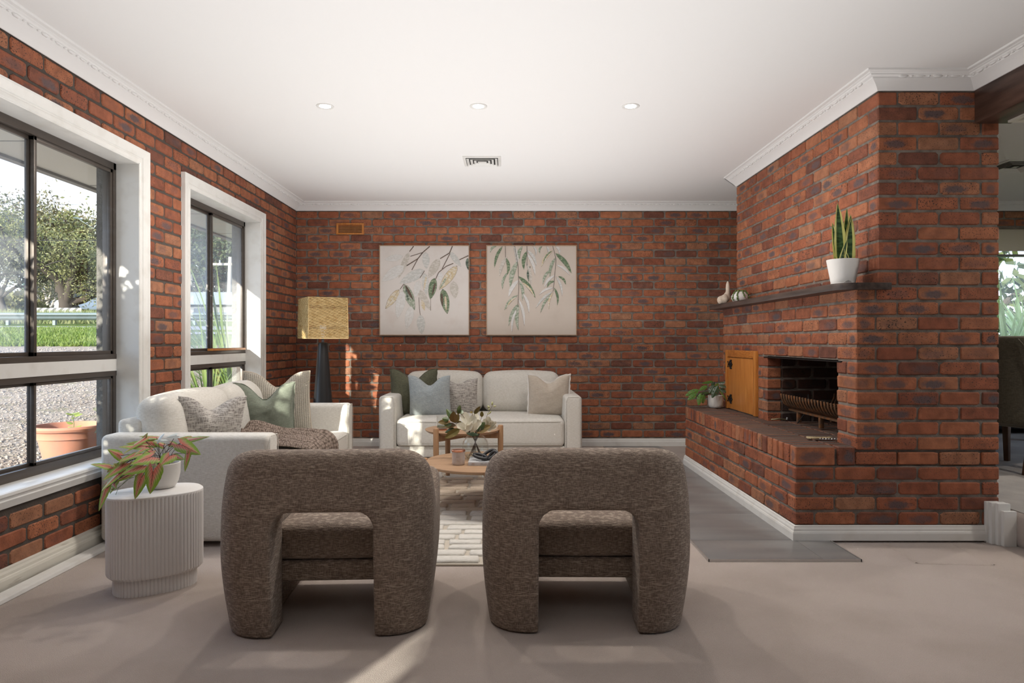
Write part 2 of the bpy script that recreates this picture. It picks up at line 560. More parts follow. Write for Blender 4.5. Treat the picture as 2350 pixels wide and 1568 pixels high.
def leaf_mat(name, c1, c2=None, rough=0.5, trans=0.25, mixer=None):
    """two-sided leaf with a little translucency; mixer: 'caladium' | 'snake' | 'rim' uses UV"""
    m = bpy.data.materials.new(name)
    m.use_nodes = True
    nt = m.node_tree; L = nt.links.new
    b = nt.nodes['Principled BSDF']; out = nt.nodes['Material Output']
    b.inputs['Roughness'].default_value = rough
    src = None
    if mixer:
        uv = N(nt, 'ShaderNodeUVMap'); sx = N(nt, 'ShaderNodeSeparateXYZ'); L(uv.outputs[0], sx.inputs[0])
        au = N(nt, 'ShaderNodeMath'); au.operation = 'ABSOLUTE'; L(sx.outputs[0], au.inputs[0])   # |u| 0 midrib .. 1 rim
    if mixer == 'caladium':
        r = N(nt, 'ShaderNodeValToRGB'); e = r.color_ramp.elements
        e[0].color = (0.70, 0.13, 0.11, 1); e[1].color = (0.24, 0.40, 0.04, 1); e[1].position = 0.85
        k = e.new(0.42); k.color = (0.62, 0.27, 0.18, 1); k = e.new(0.60); k.color = (0.42, 0.40, 0.14, 1)
        nz = N(nt, 'ShaderNodeTexNoise'); nz.inputs['Scale'].default_value = 60
        tcc = N(nt, 'ShaderNodeTexCoord'); L(tcc.outputs['Object'], nz.inputs['Vector'])
        ad = N(nt, 'ShaderNodeMath'); ad.operation = 'MULTIPLY_ADD'; ad.inputs[1].default_value = 0.5; L(nz.outputs['Fac'], ad.inputs[0]); L(au.outputs[0], ad.inputs[2])
        a2 = N(nt, 'ShaderNodeMath'); a2.operation = 'MULTIPLY_ADD'; a2.inputs[1].default_value = 0.45; a2.inputs[2].default_value = -0.28; L(sx.outputs[1], a2.inputs[0])
        a3 = N(nt, 'ShaderNodeMath'); L(ad.outputs[0], a3.inputs[0]); L(a2.outputs[0], a3.inputs[1])
        L(a3.outputs[0], r.inputs[0])
        # veins : midrib and side veins
        sv = N(nt, 'ShaderNodeMath'); sv.operation = 'MULTIPLY_ADD'; sv.inputs[1].default_value = -0.55; L(au.outputs[0], sv.inputs[0]); L(sx.outputs[1], sv.inputs[2])
        sm = N(nt, 'ShaderNodeMath'); sm.operation = 'MULTIPLY'; sm.inputs[1].default_value = 6.0; L(sv.outputs[0], sm.inputs[0])
        fr = N(nt, 'ShaderNodeMath'); fr.operation = 'FRACT'; L(sm.outputs[0], fr.inputs[0])
        lt = N(nt, 'ShaderNodeMath'); lt.operation = 'LESS_THAN'; lt.inputs[1].default_value = 0.13; L(fr.outputs[0], lt.inputs[0])
        lm = N(nt, 'ShaderNodeMath'); lm.operation = 'LESS_THAN'; lm.inputs[1].default_value = 0.055; L(au.outputs[0], lm.inputs[0])
        mxx = N(nt, 'ShaderNodeMath'); mxx.operation = 'MAXIMUM'; L(lt.outputs[0], mxx.inputs[0]); L(lm.outputs[0], mxx.inputs[1])
        mm = N(nt, 'ShaderNodeMath'); mm.operation = 'MULTIPLY'; mm.inputs[1].default_value = 0.75; L(mxx.outputs[0], mm.inputs[0])
        mx = N(nt, 'ShaderNodeMixRGB'); mx.inputs[2].default_value = (0.035, 0.06, 0.015, 1); L(mm.outputs[0], mx.inputs[0]); L(r.outputs[0], mx.inputs[1])
        src = mx.outputs[0]
    elif mixer == 'snake':
        nz = N(nt, 'ShaderNodeTexNoise'); nz.inputs['Scale'].default_value = 30; nz.inputs['Detail'].default_value = 3
        tcc = N(nt, 'ShaderNodeTexCoord'); mp = N(nt, 'ShaderNodeMapping'); mp.inputs['Scale'].default_value = (.3, .3, 1.6)
        L(tcc.outputs['Object'], mp.inputs[0]); L(mp.outputs[0], nz.inputs['Vector'])
        r = N(nt, 'ShaderNodeMapRange'); r.inputs['From Min'].default_value = .42; r.inputs['From Max'].default_value = .58; L(nz.outputs['Fac'], r.inputs[0])
        m1 = N(nt, 'ShaderNodeMixRGB'); m1.inputs[1].default_value = (0.02, 0.06, 0.02, 1); m1.inputs[2].default_value = (0.09, 0.17, 0.06, 1); L(r.outputs[0], m1.inputs[0])
        g = N(nt, 'ShaderNodeMapRange'); g.inputs['From Min'].default_value = .54; g.inputs['From Max'].default_value = .60; L(au.outputs[0], g.inputs[0])
        mx = N(nt, 'ShaderNodeMixRGB'); mx.inputs[2].default_value = (0.78, 0.76, 0.26, 1); L(g.outputs[0], mx.inputs[0]); L(m1.outputs[0], mx.inputs[1])
        src = mx.outputs[0]
    else:
        tcc = N(nt, 'ShaderNodeTexCoord'); nz = N(nt, 'ShaderNodeTexNoise'); nz.inputs['Scale'].default_value = 3; nz.inputs['Detail'].default_value = 6
        L(tcc.outputs['Object'], nz.inputs['Vector'])
        r = N(nt, 'ShaderNodeMapRange'); r.inputs['From Min'].default_value = .35; r.inputs['From Max'].default_value = .65; L(nz.outputs['Fac'], r.inputs[0])
        mx = N(nt, 'ShaderNodeMixRGB'); mx.inputs[1].default_value = rgb(c1); mx.inputs[2].default_value = rgb(c2 or c1); L(r.outputs[0], mx.inputs[0])
        src = mx.outputs[0]
    L(src, b.inputs['Base Color'])
    if trans:
        t = N(nt, 'ShaderNodeBsdfTranslucent'); L(src, t.inputs[0])
        ms = N(nt, 'ShaderNodeMixShader'); ms.inputs[0].default_value = trans
        L(b.outputs[0], ms.inputs[1]); L(t.outputs[0], ms.inputs[2]); L(ms.outputs[0], out.inputs[0])
    return m


M = {}
M['brick'] = brick_material('fired_brick')
M['brick_sooty'] = brick_material('sooty_brick', 0.6, 0.75)
M['brick_hearth'] = brick_material('worn_hearth_brick', 0.72, 0.0, (0.080, 0.066, 0.058))
M['brick_edge'] = brick_material('hearth_edge_brick', 1.05, 0.0, (0.085, 0.070, 0.061))
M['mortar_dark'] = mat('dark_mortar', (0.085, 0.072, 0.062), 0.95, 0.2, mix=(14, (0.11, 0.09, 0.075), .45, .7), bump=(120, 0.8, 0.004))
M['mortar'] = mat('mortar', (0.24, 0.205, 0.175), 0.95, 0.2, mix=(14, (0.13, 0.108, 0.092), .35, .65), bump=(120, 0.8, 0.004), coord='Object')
M['mortar_sooty'] = mat('sooty_mortar', (0.03, 0.027, 0.025), 0.95, 0.2, bump=(120, 0.6, 0.003))
M['paint'] = mat('white_gloss_paint', (0.74, 0.73, 0.70), 0.38, 0.5, mix=(9, (0.66, 0.64, 0.60), .5, .75), bump=(30, 0.05, 0.002))
M['paint_old'] = mat('aged_cream_paint', (0.66, 0.63, 0.55), 0.45, 0.4, mix=(14, (0.36, 0.31, 0.24), .60, .74, (1, .3, 3)), bump=(20, 0.1, 0.003))
M['plaster'] = mat('ceiling_plaster', (0.80, 0.79, 0.775), 0.9, 0.2, bump=(3, 0.04, 0.01))
M['carpet'] = mat('beige_carpet', (0.46, 0.385, 0.340), 1.0, 0.1, mix=(2.2, (0.40, 0.33, 0.285), .42, .62), mix2=(420, (0.30, 0.25, 0.215), .50, .72), bump=(300, 0.7, 0.006), sheen=0.25)
M['carpet_grey'] = mat('grey_dining_carpet', (0.40, 0.37, 0.345), 1.0, 0.1, mix=(3, (0.33, 0.31, 0.29), .4, .6), bump=(260, 0.6, 0.006))
M['tile'] = mat('grey_stone_tile', (0.165, 0.160, 0.158), 0.33, 0.5, mix=(2.5, (0.225, 0.215, 0.208), .35, .7, (0.5, 3.5, 1)), bump=(6, 0.05, 0.003))
M['grout'] = mat('pale_grout', (0.42, 0.40, 0.38), 0.9)
M['alu'] = mat('aluminium_strip', (0.55, 0.54, 0.53), 0.35, 0.5, 0.8)
M['bronze'] = mat('bronze_anodised_aluminium', (0.095, 0.078, 0.066), 0.36, 0.5, 0.4, mix=(12, (0.11, 0.095, 0.085), .5, .75, (1, .3, 3)))
M['glass'] = glass_mat('window_glass')
M['glass_hazy'] = glass_mat('hazy_window_glass', 0.07)
M['glass_hazier'] = glass_mat('dusty_window_glass', 0.16)  # white flare on the pane put in as milky haze
M['stucco'] = mat('grey_stucco', (0.16, 0.15, 0.14), 0.95, 0.2, mix=(5, (0.12, 0.115, 0.105), .4, .7), bump=(38, 1.0, 0.012))
M['soffit'] = mat('soffit_board', (0.72, 0.70, 0.66), 0.8)
M['dark_gap'] = mat('dark_joint', (0.03, 0.028, 0.025), 0.9)
M['beam'] = wood('dark_stained_beam', (0.040, 0.020, 0.014), (0.10, 0.055, 0.040), 4, (5, .7, 5), 0.4)
M['shelf'] = wood('dark_mantel_timber', (0.032, 0.022, 0.018), (0.070, 0.046, 0.037), 5, (8, .6, 8), 0.45)
M['linen'] = weave('oatmeal_linen', (0.64, 0.615, 0.565), (0.70, 0.68, 0.635), (0.57, 0.545, 0.495), 330, 0.9, 0.0012, 0.35)
M['boucle'] = weave('brown_woven_upholstery', (0.175, 0.130, 0.102), (0.31, 0.24, 0.19), (0.47, 0.38, 0.30), 330, 0.95, 0.004, 0.7, (0.47, 0.66))
M['oak'] = wood('oak', (0.40, 0.255, 0.155), (0.32, 0.195, 0.115), 5, (.8, 9, 9), 0.42)
M['oak_leg'] = wood('oak_leg', (0.42, 0.25, 0.135), (0.33, 0.185, 0.10), 7, (10, 10, .8), 0.42)
M['pine'] = wood('varnished_pine', (0.58, 0.235, 0.055), (0.44, 0.15, 0.03), 7, (12, 12, 0.7), 0.3)
M['pine_cross'] = wood('varnished_pine_crossgrain', (0.56, 0.22, 0.05), (0.36, 0.11, 0.02), 9, (6, 2, 14), 0.3)
M['white_ceramic'] = mat('matt_white_ceramic', (0.70, 0.68, 0.65), 0.55, 0.4, bump=(25, 0.06, 0.002))
M['grey_ceramic'] = mat('grey_ceramic', (0.40, 0.38, 0.36), 0.6)
M['white_table'] = mat('white_powder_coat', (0.80, 0.785, 0.77), 0.5, 0.4, bump=(160, 0.12, 0.001))
M['soil'] = mat('potting_soil', (0.06, 0.045, 0.03), 1.0, 0.1, mix=(60, (0.12, 0.10, 0.05), .45, .6), bump=(90, 1.0, 0.01))
M['terracotta'] = mat('terracotta', (0.46, 0.20, 0.125), 0.85, 0.2, mix=(5, (0.36, 0.17, 0.12), .4, .7), bump=(60, 0.1, 0.002))
M['black_metal'] = mat('black_iron', (0.018, 0.018, 0.019), 0.45, 0.5, 0.6)
M['black_matt'] = mat('matt_black_ceramic', (0.02, 0.02, 0.022), 0.42, 0.5)
M['black_lamp'] = mat('satin_black_timber', (0.022, 0.022, 0.023), 0.36, 0.5, bump=(10, 0.08, 0.002, (6, 6, .5)))
M['rust'] = mat('rusted_iron', (0.13, 0.075, 0.045), 0.8, 0.3, 0.4, mix=(30, (0.24, 0.10, 0.04), .45, .65), bump=(80, 0.4, 0.002))
M['rattan'] = mat('pale_rattan', (0.58, 0.42, 0.20), 0.6, 0.3, mix=(25, (0.42, 0.27, 0.10), .4, .7))
M['copper'] = mat('copper', (0.62, 0.30, 0.20), 0.28, 0.5, 1.0)
M['wax'] = mat('pale_taupe_wax_glass', (0.50, 0.43, 0.39), 0.35, 0.5)
M['black_rubber'] = mat('black_rubber', (0.02, 0.02, 0.02), 0.7)
M['white_print'] = mat('pale_print', (0.75, 0.72, 0.69), 0.6)
M['olive'] = weave('olive_linen', (0.105, 0.105, 0.068), (0.14, 0.14, 0.095), (0.085, 0.085, 0.055), 300, .92, .0015, .3)
M['sage'] = weave('sage_linen', (0.195, 0.22, 0.175), (0.24, 0.265, 0.215), (0.165, 0.19, 0.15), 300, .92, .0015, .3)
M['blue'] = weave('pale_blue_grey_linen', (0.33, 0.37, 0.385), (0.42, 0.455, 0.47), (0.28, 0.315, 0.33), 300, .92, .0015, .3)
M['tweed'] = weave('grey_slub_tweed', (0.40, 0.375, 0.35), (0.20, 0.18, 0.165), (0.56, 0.53, 0.49), 170, .95, .003, .6, (.46, .58))
M['beige'] = weave('beige_linen', (0.50, 0.435, 0.365), (0.56, 0.50, 0.43), (0.45, 0.39, 0.325), 300, .92, .0015, .3)
M['white_trim'] = mat('white_frayed_cotton', (0.75, 0.73, 0.70), 0.9)
M['natural_trim'] = mat('natural_cotton_cord', (0.56, 0.48, 0.39), 0.9)
M['white_cloth'] = mat('white_cotton', (0.7, 0.66, 0.6), .95)
# ================================================================== SETTING
XL, YB, ZC, ZK = -2.337, 7.494, 2.685, 2.60       # left wall face, back wall face, ceiling, cornice bottom
YF, XE = 3.907, 2.834                             # chimney front face, its right end
XH, XM, XU, YE = 1.658, 2.010, 2.136, 6.325       # hearth face, firebox face, flue face, far end of the chimney
CO = 0.0866                                       # brick course
WIN = [(2.80, 4.285), (4.955, 6.385), (-2.95, -1.45)]             # openings of the two left windows
SILL, HEAD = 0.455, 2.287
REC = 0.007                                       # depth of the raked mortar joint
WT = 0.235                                        # wall thickness


def struct(name, mb, m, parent=None, label=None, **kw):
    o = mb.build(name, m, parent, **kw)
    if parent is None: o['kind'] = 'structure'
    if label: o['label'] = label
    return o


# ---- bricks
_bm = {}


def brick_face_geo(l, h, d, rn, chunky=1.0):
    """front at y=0 facing -y, goes back to y=d; corners knocked off irregularly"""
    hl, hh = l / 2, h / 2
    c = [rn.uniform(.003, .016) * chunky for _ in range(4)]
    k = [min(rn.uniform(.003, .022) * chunky, hl * .5) for _ in range(4)]
    j = lambda: rn.uniform(-.0015, .0015)
    out = [(-hl + k[0], -hh + j()), (hl - k[1], -hh + j()), (hl + j(), -hh + c[1]), (hl + j(), hh - c[2]), (hl - k[2], hh + j()), (-hl + k[3], hh + j()),
           (-hl + j(), hh - c[3]), (-hl + j(), -hh + c[0])]
    e = 0.005
    v = []; uv = []
    for (y, s) in ((d, 0), (e, 0), (0, e)):
        for (x, z) in out:
            xx = x - math.copysign(s, x); zz = z - math.copysign(s, z)
            v.append((xx, y, zz)); uv.append((xx / hl, zz / hh))
    f = []
    for r in (0, 1):
        for i in range(8):
            a, b = r * 8 + i, r * 8 + (i + 1) % 8
            f.append((a, b, b + 8, a + 8))
    f.append(tuple(range(16, 24)))
    return v, f, uv


def brick_box_geo(lx, ly, h, rn):
    """whole brick, all edges eased; centre at origin; uv by dominant face"""
    bm = bmesh.new()
    bmesh.ops.create_cube(bm, size=1)
    for v in bm.verts:
        v.co = Vector((v.co.x * lx, v.co.y * ly, v.co.z * h))
    bmesh.ops.bevel(bm, geom=list(bm.edges), offset=0.006, segments=1, affect='EDGES', clamp_overlap=True)
    for v in bm.verts: v.co += Vector([rn.uniform(-.0012, .0012) for _ in range(3)])
    bm.verts.index_update()
    v = [tuple(p.co) for p in bm.verts]
    f = [tuple(p.index for p in q.verts) for q in bm.faces]
    uv = [((p[0] / lx + p[1] / ly) * 2 if False else (2 * p[0] / lx if abs(p[1] / ly) > abs(p[0] / lx) else 2 * p[1] / ly), 2 * p[2] / h) for p in v]
    bm.free()
    return v, f, uv


def brick_mesh(name, v, f, uv, seed, m):
    me = mesh(name, v, f)
    ul = me.uv_layers.new(name='UVMap')
    idx = np.empty(len(me.loops), dtype=np.int32); me.loops.foreach_get('vertex_index', idx)
    ul.data.foreach_set('uv', np.array(uv, dtype=np.float32)[idx].ravel())
    a = me.attributes.new('seed', 'FLOAT', 'POINT')
    a.data.foreach_set('value', seed if isinstance(seed, (list, np.ndarray)) else [seed] * len(v))
    me.materials.append(m)
    return me


class Bricks:
    """gathers bricks for one owner; the largest 'cap' in the photo become objects, the rest one joined part"""

    def __init__(s, owner, mat_, cap=300, name='brick', rest='small_bricks', d=0.05, chunky=1.0):
        s.o = owner; s.m = mat_; s.cap = cap; s.L = []; s.name = name; s.rest = rest; s.d = d; s.ch = chunky

    def face(s, c, l, h, rz):
        """c = centre of the exposed face"""
        s.L.append(('f', Vector(c), l, h, rz))

    def box(s, c, lx, ly, h):
        s.L.append(('b', Vector(c), (lx, ly), h, 0.0))

    def _area(s, b):
        c = b[1]
        if c.y < 0.6: return 0
        k = F / c.y
        l = b[2] if b[0] == 'f' else max(b[2])
        x = c.x * k + VX; y = HY - (c.z - CH) * k
        if x < -30 or x > 2380 or y < -30 or y > 1600: return 0
        if b[0] == 'f' and abs(b[4]) > 0.1 and abs(abs(b[4]) - PI) > .1:
            w_ = abs(c.x) * F * l / c.y ** 2
        else:
            w_ = l * k
        return w_ * b[3] * k

    def done(s):
        s.L.sort(key=lambda b: -s._area(b))
        rn = random.Random(len(s.L))
        mb = MB(); seeds = []
        for i, b in enumerate(s.L):
            kind, c, l, h, rz = b
            var = rn.randrange(7)
            key = (s.m.name, kind, (round(l, 3) if kind == 'f' else (round(l[0], 3), round(l[1], 3))), round(h, 3), var)
            if key not in _bm:
                r2 = random.Random(str(key))
                geo = brick_face_geo(l, h, s.d, r2, s.ch) if kind == 'f' else brick_box_geo(l[0], l[1], h, r2)
                _bm[key] = (geo, brick_mesh('brick', *geo, r2.random() * 40, s.m))
            geo, me = _bm[key]
            proud = rn.uniform(-.002, .002)
            tl = rn.uniform(-.006, .006)
            off = Vector((math.sin(rz), -math.cos(rz), 0)) * proud if kind == 'f' else Vector((0, 0, 0))
            if i < s.cap and s._area(b) > 0:
                o = link(s.name, me, None, s.o)
                o.location = c + off
                o.rotation_euler = (0, tl if kind == 'f' else 0, 0)
                o.rotation_euler = (Matrix.Rotation(rz, 3, 'Z') @ Matrix.Rotation(tl if kind == 'f' else 0, 3, 'Y')).to_euler()
            else:
                R_ = Matrix.Rotation(rz, 3, 'Z')
                mb.add([R_ @ Vector(p) + c + off for p in geo[0]], geo[1], 0, geo[2])
                seeds += [rn.random() * 60] * len(geo[0])
        if mb.v:
            o = link(s.rest, brick_mesh(s.rest, mb.v, mb.f, mb.uv, seeds, s.m), None, s.o)
            o['kind'] = 'stuff'
            o['label'] = 'remaining small bricks of the same wall'


def course_bricks(u0, u1, k, first_half, holes=(), L=.24, J=.016, min_len=.03):
    """stretcher bond along u from u0 to u1 for course k; yields (u centre, length) outside of the holes"""
    cuts = []
    u = u0
    n = (L / 2 - J / 2 + J / 2) if first_half else L - J / 2
    edges = [u0]
    e = u0 + (L / 2 - .005 if first_half else L - .005)
    while e < u1 - .02:
        edges.append(e); e += L
    edges.append(u1)
    for a, b in zip(edges[:-1], edges[1:]):
        a2 = a + (J / 2 if a != u0 else 0); b2 = b - (J / 2 if b != u1 else 0)
        segs = [(a2, b2)]
        for (h0, h1) in holes:
            ns = []
            for (p, q) in segs:
                if q <= h0 or p >= h1: ns.append((p, q)); continue
                if p < h0: ns.append((p, h0))
                if q > h1: ns.append((h1, q))
            segs = ns
        for (p, q) in segs:
            if q - p > min_len: yield ((p + q) / 2, q - p)


BH = CO - 0.0150
# ---------------- left wall
wl = MB()
x0, x1 = XL - WT, XL - REC
yy = [-4.2, WIN[2][0], WIN[2][1], WIN[0][0], WIN[0][1], WIN[1][0], WIN[1][1], YB + .24]
for a, b in ((0, 1), (2, 3), (4, 5), (6, 7)): wl.box((x0, yy[a], 0), (x1, yy[b], ZC))
for (a, b) in WIN:
    wl.box((x0, a, 0), (x1, b, SILL - .03)); wl.box((x0, a, HEAD + .02), (x1, b, ZC))
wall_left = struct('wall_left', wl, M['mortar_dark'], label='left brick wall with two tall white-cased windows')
br = Bricks(wall_left, M['brick'])
AR = 0.055      # architrave cover past the opening
for k in range(1, 31):
    z = 0.003 + (k - .5) * CO
    if z > ZK + .03: continue
    holes = [(a, b) for (a, b) in WIN if SILL - .03 - BH / 2 < z < HEAD + .02 + BH / 2]
    for c, l in course_bricks(-0.6, YB, k, k % 2 == 0):
        # align the bond on the far corner instead
        pass
    n0 = YB
    for c, l in course_bricks(0, YB + .6, k, k % 2 == 1, [(YB - b, YB - a) for (a, b) in holes]):
        yc = YB - c
        if yc < -.6: continue
        br.face((XL, yc, z), l, BH, PI / 2)
br.done()
st = MB()
for a, b in ((0, 1), (2, 3), (4, 5), (6, 7)): st.box((x0 - .02, yy[a] - (.0), -.6), (x0, yy[b], 2.40))
for (a, b) in WIN:
    st.box((x0 - .02, a, -.6), (x0, b, SILL - .06)); st.box((x0 - .02, a, HEAD), (x0, b, 2.40))
    st.box((x0 - .021, b - .012, SILL - .06), (XL - .16, b + .001, HEAD)); st.box((x0 - .021, a - .001, SILL - .06), (XL - .16, a + .012, HEAD))
struct('outer_stucco', st, M['stucco'], wall_left, 'rough grey render on the outer face and reveals')

# ---------------- back wall (continues behind the chimney into the dining room)
WD = (5.18, 6.45, .62, 2.405)                      # dining window x0,x1,z0,z1
wb = MB()
y0, y1 = YB + REC, YB + WT
wb.box((XL - WT, y0, 0), (WD[0], y1, ZC)); wb.box((WD[1], y0, 0), (6.9, y1, ZC))
wb.box((WD[0], y0, 0), (WD[1], y1, WD[2])); wb.box((WD[0], y0, WD[3]), (WD[1], y1, ZC))
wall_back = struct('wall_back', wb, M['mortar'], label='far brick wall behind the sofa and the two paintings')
br = Bricks(wall_back, M['brick'])
for k in range(1, 31):
    z = 0.003 + (k - .5) * CO
    for c, l in course_bricks(XL, 3.2, k, k % 2 == 1):
        if c < 3.0 and not (XL + .38 < c < XL + .78 and 2.33 < z < 2.47): br.face((c, YB, z), l, BH, 0)
    for c, l in course_bricks(4.9, 6.8, k, k % 2 == 0, [(WD[0], WD[1])] if WD[2] - .03 < z < WD[3] + .03 else []):
        br.face((c, YB, z), l, BH, 0)
for k in (27, 28):       # cut bricks round the wooden vent
    z = 0.003 + (k + .5) * CO
    for c, l in course_bricks(XL, XL + 1.2, k + 1, (k + 1) % 2 == 1, [(-1.894, -1.586)]):
        if XL + .38 < c < XL + .78: br.face((c, YB, z), l, BH, 0)
br.done()

# ---------------- right wall: the brick chimney with flue above and raised hearth
wr = MB()
wr.box((XU + REC, YF + REC, 1.46), (XE - REC, YE - REC, ZC))                       # flue
# body around the firebox (opening Y 4.14..5.25, Z .55..1.035)
FY0, FY1, FZ1, HT = 4.14, 5.25, 1.035, 0.549
wr.box((XM + REC, YF + REC, HT - .02), (XE - REC, FY0 - REC, 1.46))
wr.box((XM + REC, FY1 + REC, HT - .02), (XE - REC, YE - REC, 1.46))
wr.box((XM + REC, FY0 - REC, FZ1 + REC), (XE - REC, FY1 + REC, 1.46))
wr.box((XE - .10, FY0 - REC, HT - .02), (XE - REC, FY1 + REC, FZ1 + REC))
wr.box((XH + REC, YF + REC, 0), (XE - REC, YE - REC, .436)); wr.box((XH + .022, YF + .018, .436), (XE - REC, YE - .018, HT - .018))                   # hearth body
wall_right = struct('wall_right', wr, M['mortar'], label='brick chimney with raised hearth and open fireplace')
br = Bricks(wall_right, M['brick'])
# front face (facing the camera): courses; left edge steps hearth -> firebox body -> flue
for k in range(1, 31):
    z = 0.003 + (k - .5) * CO
    A = (k % 2 == 0)     # course index k-1 odd -> 'A': header at the corner on the front
    edge = XH if z < .43 else (XM if z < 1.44 else XU)
    grid0 = 2.251 if A else 2.366
    cuts = []
    g = grid0
    while g > edge + .05: g -= .24
    g += .24
    if abs(g - edge) < .06: g += .24
    es = [edge]
    while g < XE - .04:
        es.append(g); g += .24
    es.append(XE)
    for i, (a, b) in enumerate(zip(es[:-1], es[1:])):
        a2 = a + (.0055 if i else 0); b2 = b - (.0055 if i < len(es) - 2 else 0)
        if i == 0 and not (.43 < z < .55 and edge == XH):
            ly = .23 if (b2 - a2) < .16 else .11
            br.box(((a2 + b2) / 2, YF + ly / 2, z), b2 - a2, ly, BH)
        elif i == len(es) - 2:
            ly = .23 if (b2 - a2) < .16 else .11
            br.box(((a2 + b2) / 2 + .002, YF + ly / 2, z), b2 - a2, ly, BH)
        else:
            br.face(((a2 + b2) / 2, YF, z), b2 - a2, BH, 0)
    # side face looking left (-X): after the corner brick
    sideX = edge
    hole = []
    if edge == XM and HT - .02 < z < FZ1: hole = [(FY0, FY1)]
    if edge == XM and z < 1.05: hole = hole + [(5.44, 6.205)]
    s0 = YF + (.24 - .005 if (es[1] - es[0]) < .16 else .12 - .005)
    full = True
    e = s0; ee = [s0]
    while e + .24 < YE - .03: e += .24; ee.append(e)
    ee.append(YE)
    for a, b in zip(ee[:-1], ee[1:]):
        segs = [(a + .0055, b - (.0055 if b != YE else 0))]
        for (h0, h1) in hole:
            ns = []
            for (p, q) in segs:
                if q <= h0 or p >= h1: ns.append((p, q)); continue
                if p < h0: ns.append((p, h0))
                if q > h1: ns.append((h1, q))
            segs = ns
        for (p, q) in segs:
            if q - p > .03:
                if b == YE or abs(q - FY0) < .02 or abs(p - FY1) < .02:
                    br.box((sideX + .055, (p + q) / 2, z), .11, q - p, BH)      # returns round the jambs and the far end
                else:
                    br.face((sideX, (p + q) / 2, z), q - p, BH, -PI / 2)
# hearth edge: bricks laid on edge all along, ends showing
br.done()
br = Bricks(wall_right, M['brick_edge'], cap=60, name='edge_brick', rest='edge_bricks')
n = 28; pit = (YE - YF) / n
for i in range(n):
    y = YF + pit * (i + .5)
    if i == 0: continue
    br.box((XH + .115, y, HT - .055), .23, pit - .016, .108)
br.box((XH + .115, YF + .038, HT - .055), .23, .076, .108)
br.box((XH + .285 + .012, YF + .038, HT - .055), .10, .076, .108)
br.done()
# hearth floor: second row of bricks on edge and the firebox floor
bh = Bricks(wall_right, M['brick_hearth'], cap=120, name='hearth_brick', rest='hearth_bricks')
for i in range(1, n):
    y = YF + pit * (i + .5)
    w_ = XM - (XH + .24) - .004
    inside = FY0 + .03 < y < FY1 - .03
    bh.box((XH + .24 + (w_ if not inside else .23) / 2, y, HT - .057), (w_ if not inside else .23), pit - .016, .108)
    if inside: bh.box((XH + .24 + .24 + .115, y, HT - .059), .23, pit - .016, .108)
    if inside: bh.box((XH + .24 + .48 + .115, y, HT - .060), .23, pit - .016, .108)
bh.done()
# sooty lining of the firebox
fb = MB()
fb.box((XM + .11, FY0 - .06, HT - .01), (XE - .08, FY0 - .004, FZ1 + .25)); fb.box((XM + .11, FY1 + .008, HT - .01), (XE - .08, FY1 + .06, FZ1 + .25))
fb.box((XM + .62, FY0, HT - .01), (XM + .68, FY1, FZ1 + .25)); fb.box((XM + .11, FY0, FZ1 + .05), (XE - .08, FY1, FZ1 + .09))
fb.build('firebox_lining', M['mortar_sooty'], wall_right)['label'] = 'soot-blackened mortar lining inside the firebox'
bs = Bricks(wall_right, M['brick_sooty'], cap=60, name='firebrick', rest='firebricks', d=.03)
for k in range(7, 13):
    z = 0.003 + (k - .5) * CO
    for c, l in course_bricks(XM + .115, XM + .62, k, k % 2 == 0): bs.face((c, FY1, z), l, BH, 0)
    for c, l in course_bricks(FY0 + .01, FY1 - .01, k, k % 2 == 0): bs.face((XM + .612, c, z), l, BH, -PI / 2)
bs.done()
# steel lintel over the opening
MB().box((XM - .004, FY0 - .06, FZ1 - .006), (XM + .10, FY1 + .06, FZ1 + .002)).build('lintel', M['black_metal'], wall_right)['label'] = 'thin dark steel lintel'

# ---------------- floor, step and dining platform
fl = MB()
fl.box((XL - .03, -4.0, -.10), (2.9, YB + .02, 0))
floor = struct('floor', fl, M['carpet'], label='beige wool carpet of the living room')
bm = MB()
PZ = .19
prof = [(0, 0), (-.012, .02), (-.016, .10), (-.012, .15), (.0, .175), (.03, PZ)]
vv = []
for yv in np.linspace(-4.0, YF - .005, 40):
    for (dx, z) in prof:
        wob = .004 * math.sin(yv * 5) + .003 * math.sin(yv * 13)
        vv.append((2.875 + dx + wob * (z / PZ), yv, z))
m_ = len(prof); ff = []
for i in range(39):
    for k in range(m_ - 1):
        ff.append((i * m_ + k, (i + 1) * m_ + k, (i + 1) * m_ + k + 1, i * m_ + k + 1))
o = link('trim_3', mesh('trim_3', vv, ff, True), M['carpet']); o['kind'] = 'structure'; o['label'] = 'carpeted riser of the step up to the dining room'
dp = MB(); dp.box((2.90, -4.0, -.05), (6.9, YB + .02, PZ)); dp.box((2.0, YE + .3, -.05), (2.9, YB + .02, PZ - .19 + .001))
o = struct('floor_dining', dp, M['carpet_grey'], label='raised grey-carpeted dining room floor')
# carpet access panel next to the hearth: three slightly sunk seams
sm = MB()
def seam(a, b, w_=.006):
    a = Vector(a); b = Vector(b); d = (b - a).normalized(); n_ = Vector((-d.y, d.x)) * w_
    v = [];
    for p in (a, b):
        for t, z in ((-2.2, .0005), (-1, .0035), (0, .0008), (1, .0035), (2.2, .0005)):
            q = p + n_ * t; v.append((q.x, q.y, z))
    sm.add(v, [(i, i + 1, i + 6, i + 5) for i in range(4)])
pa, pb, pc, pd = P(2032, 1246, 3.88), P(2105, 1294, 3.53), P(2278, 1300, 3.50), P(2190, 1247, 3.86)
seam((pa.x, 3.88), (pb.x, 3.53)); seam((pb.x, 3.53), (pc.x, 3.50)); seam((pd.x, 3.86), (pc.x, 3.50))
sm.build('carpet_seam', M['carpet'], floor, smooth=True)['label'] = 'raised seam where a carpet panel was patched in'
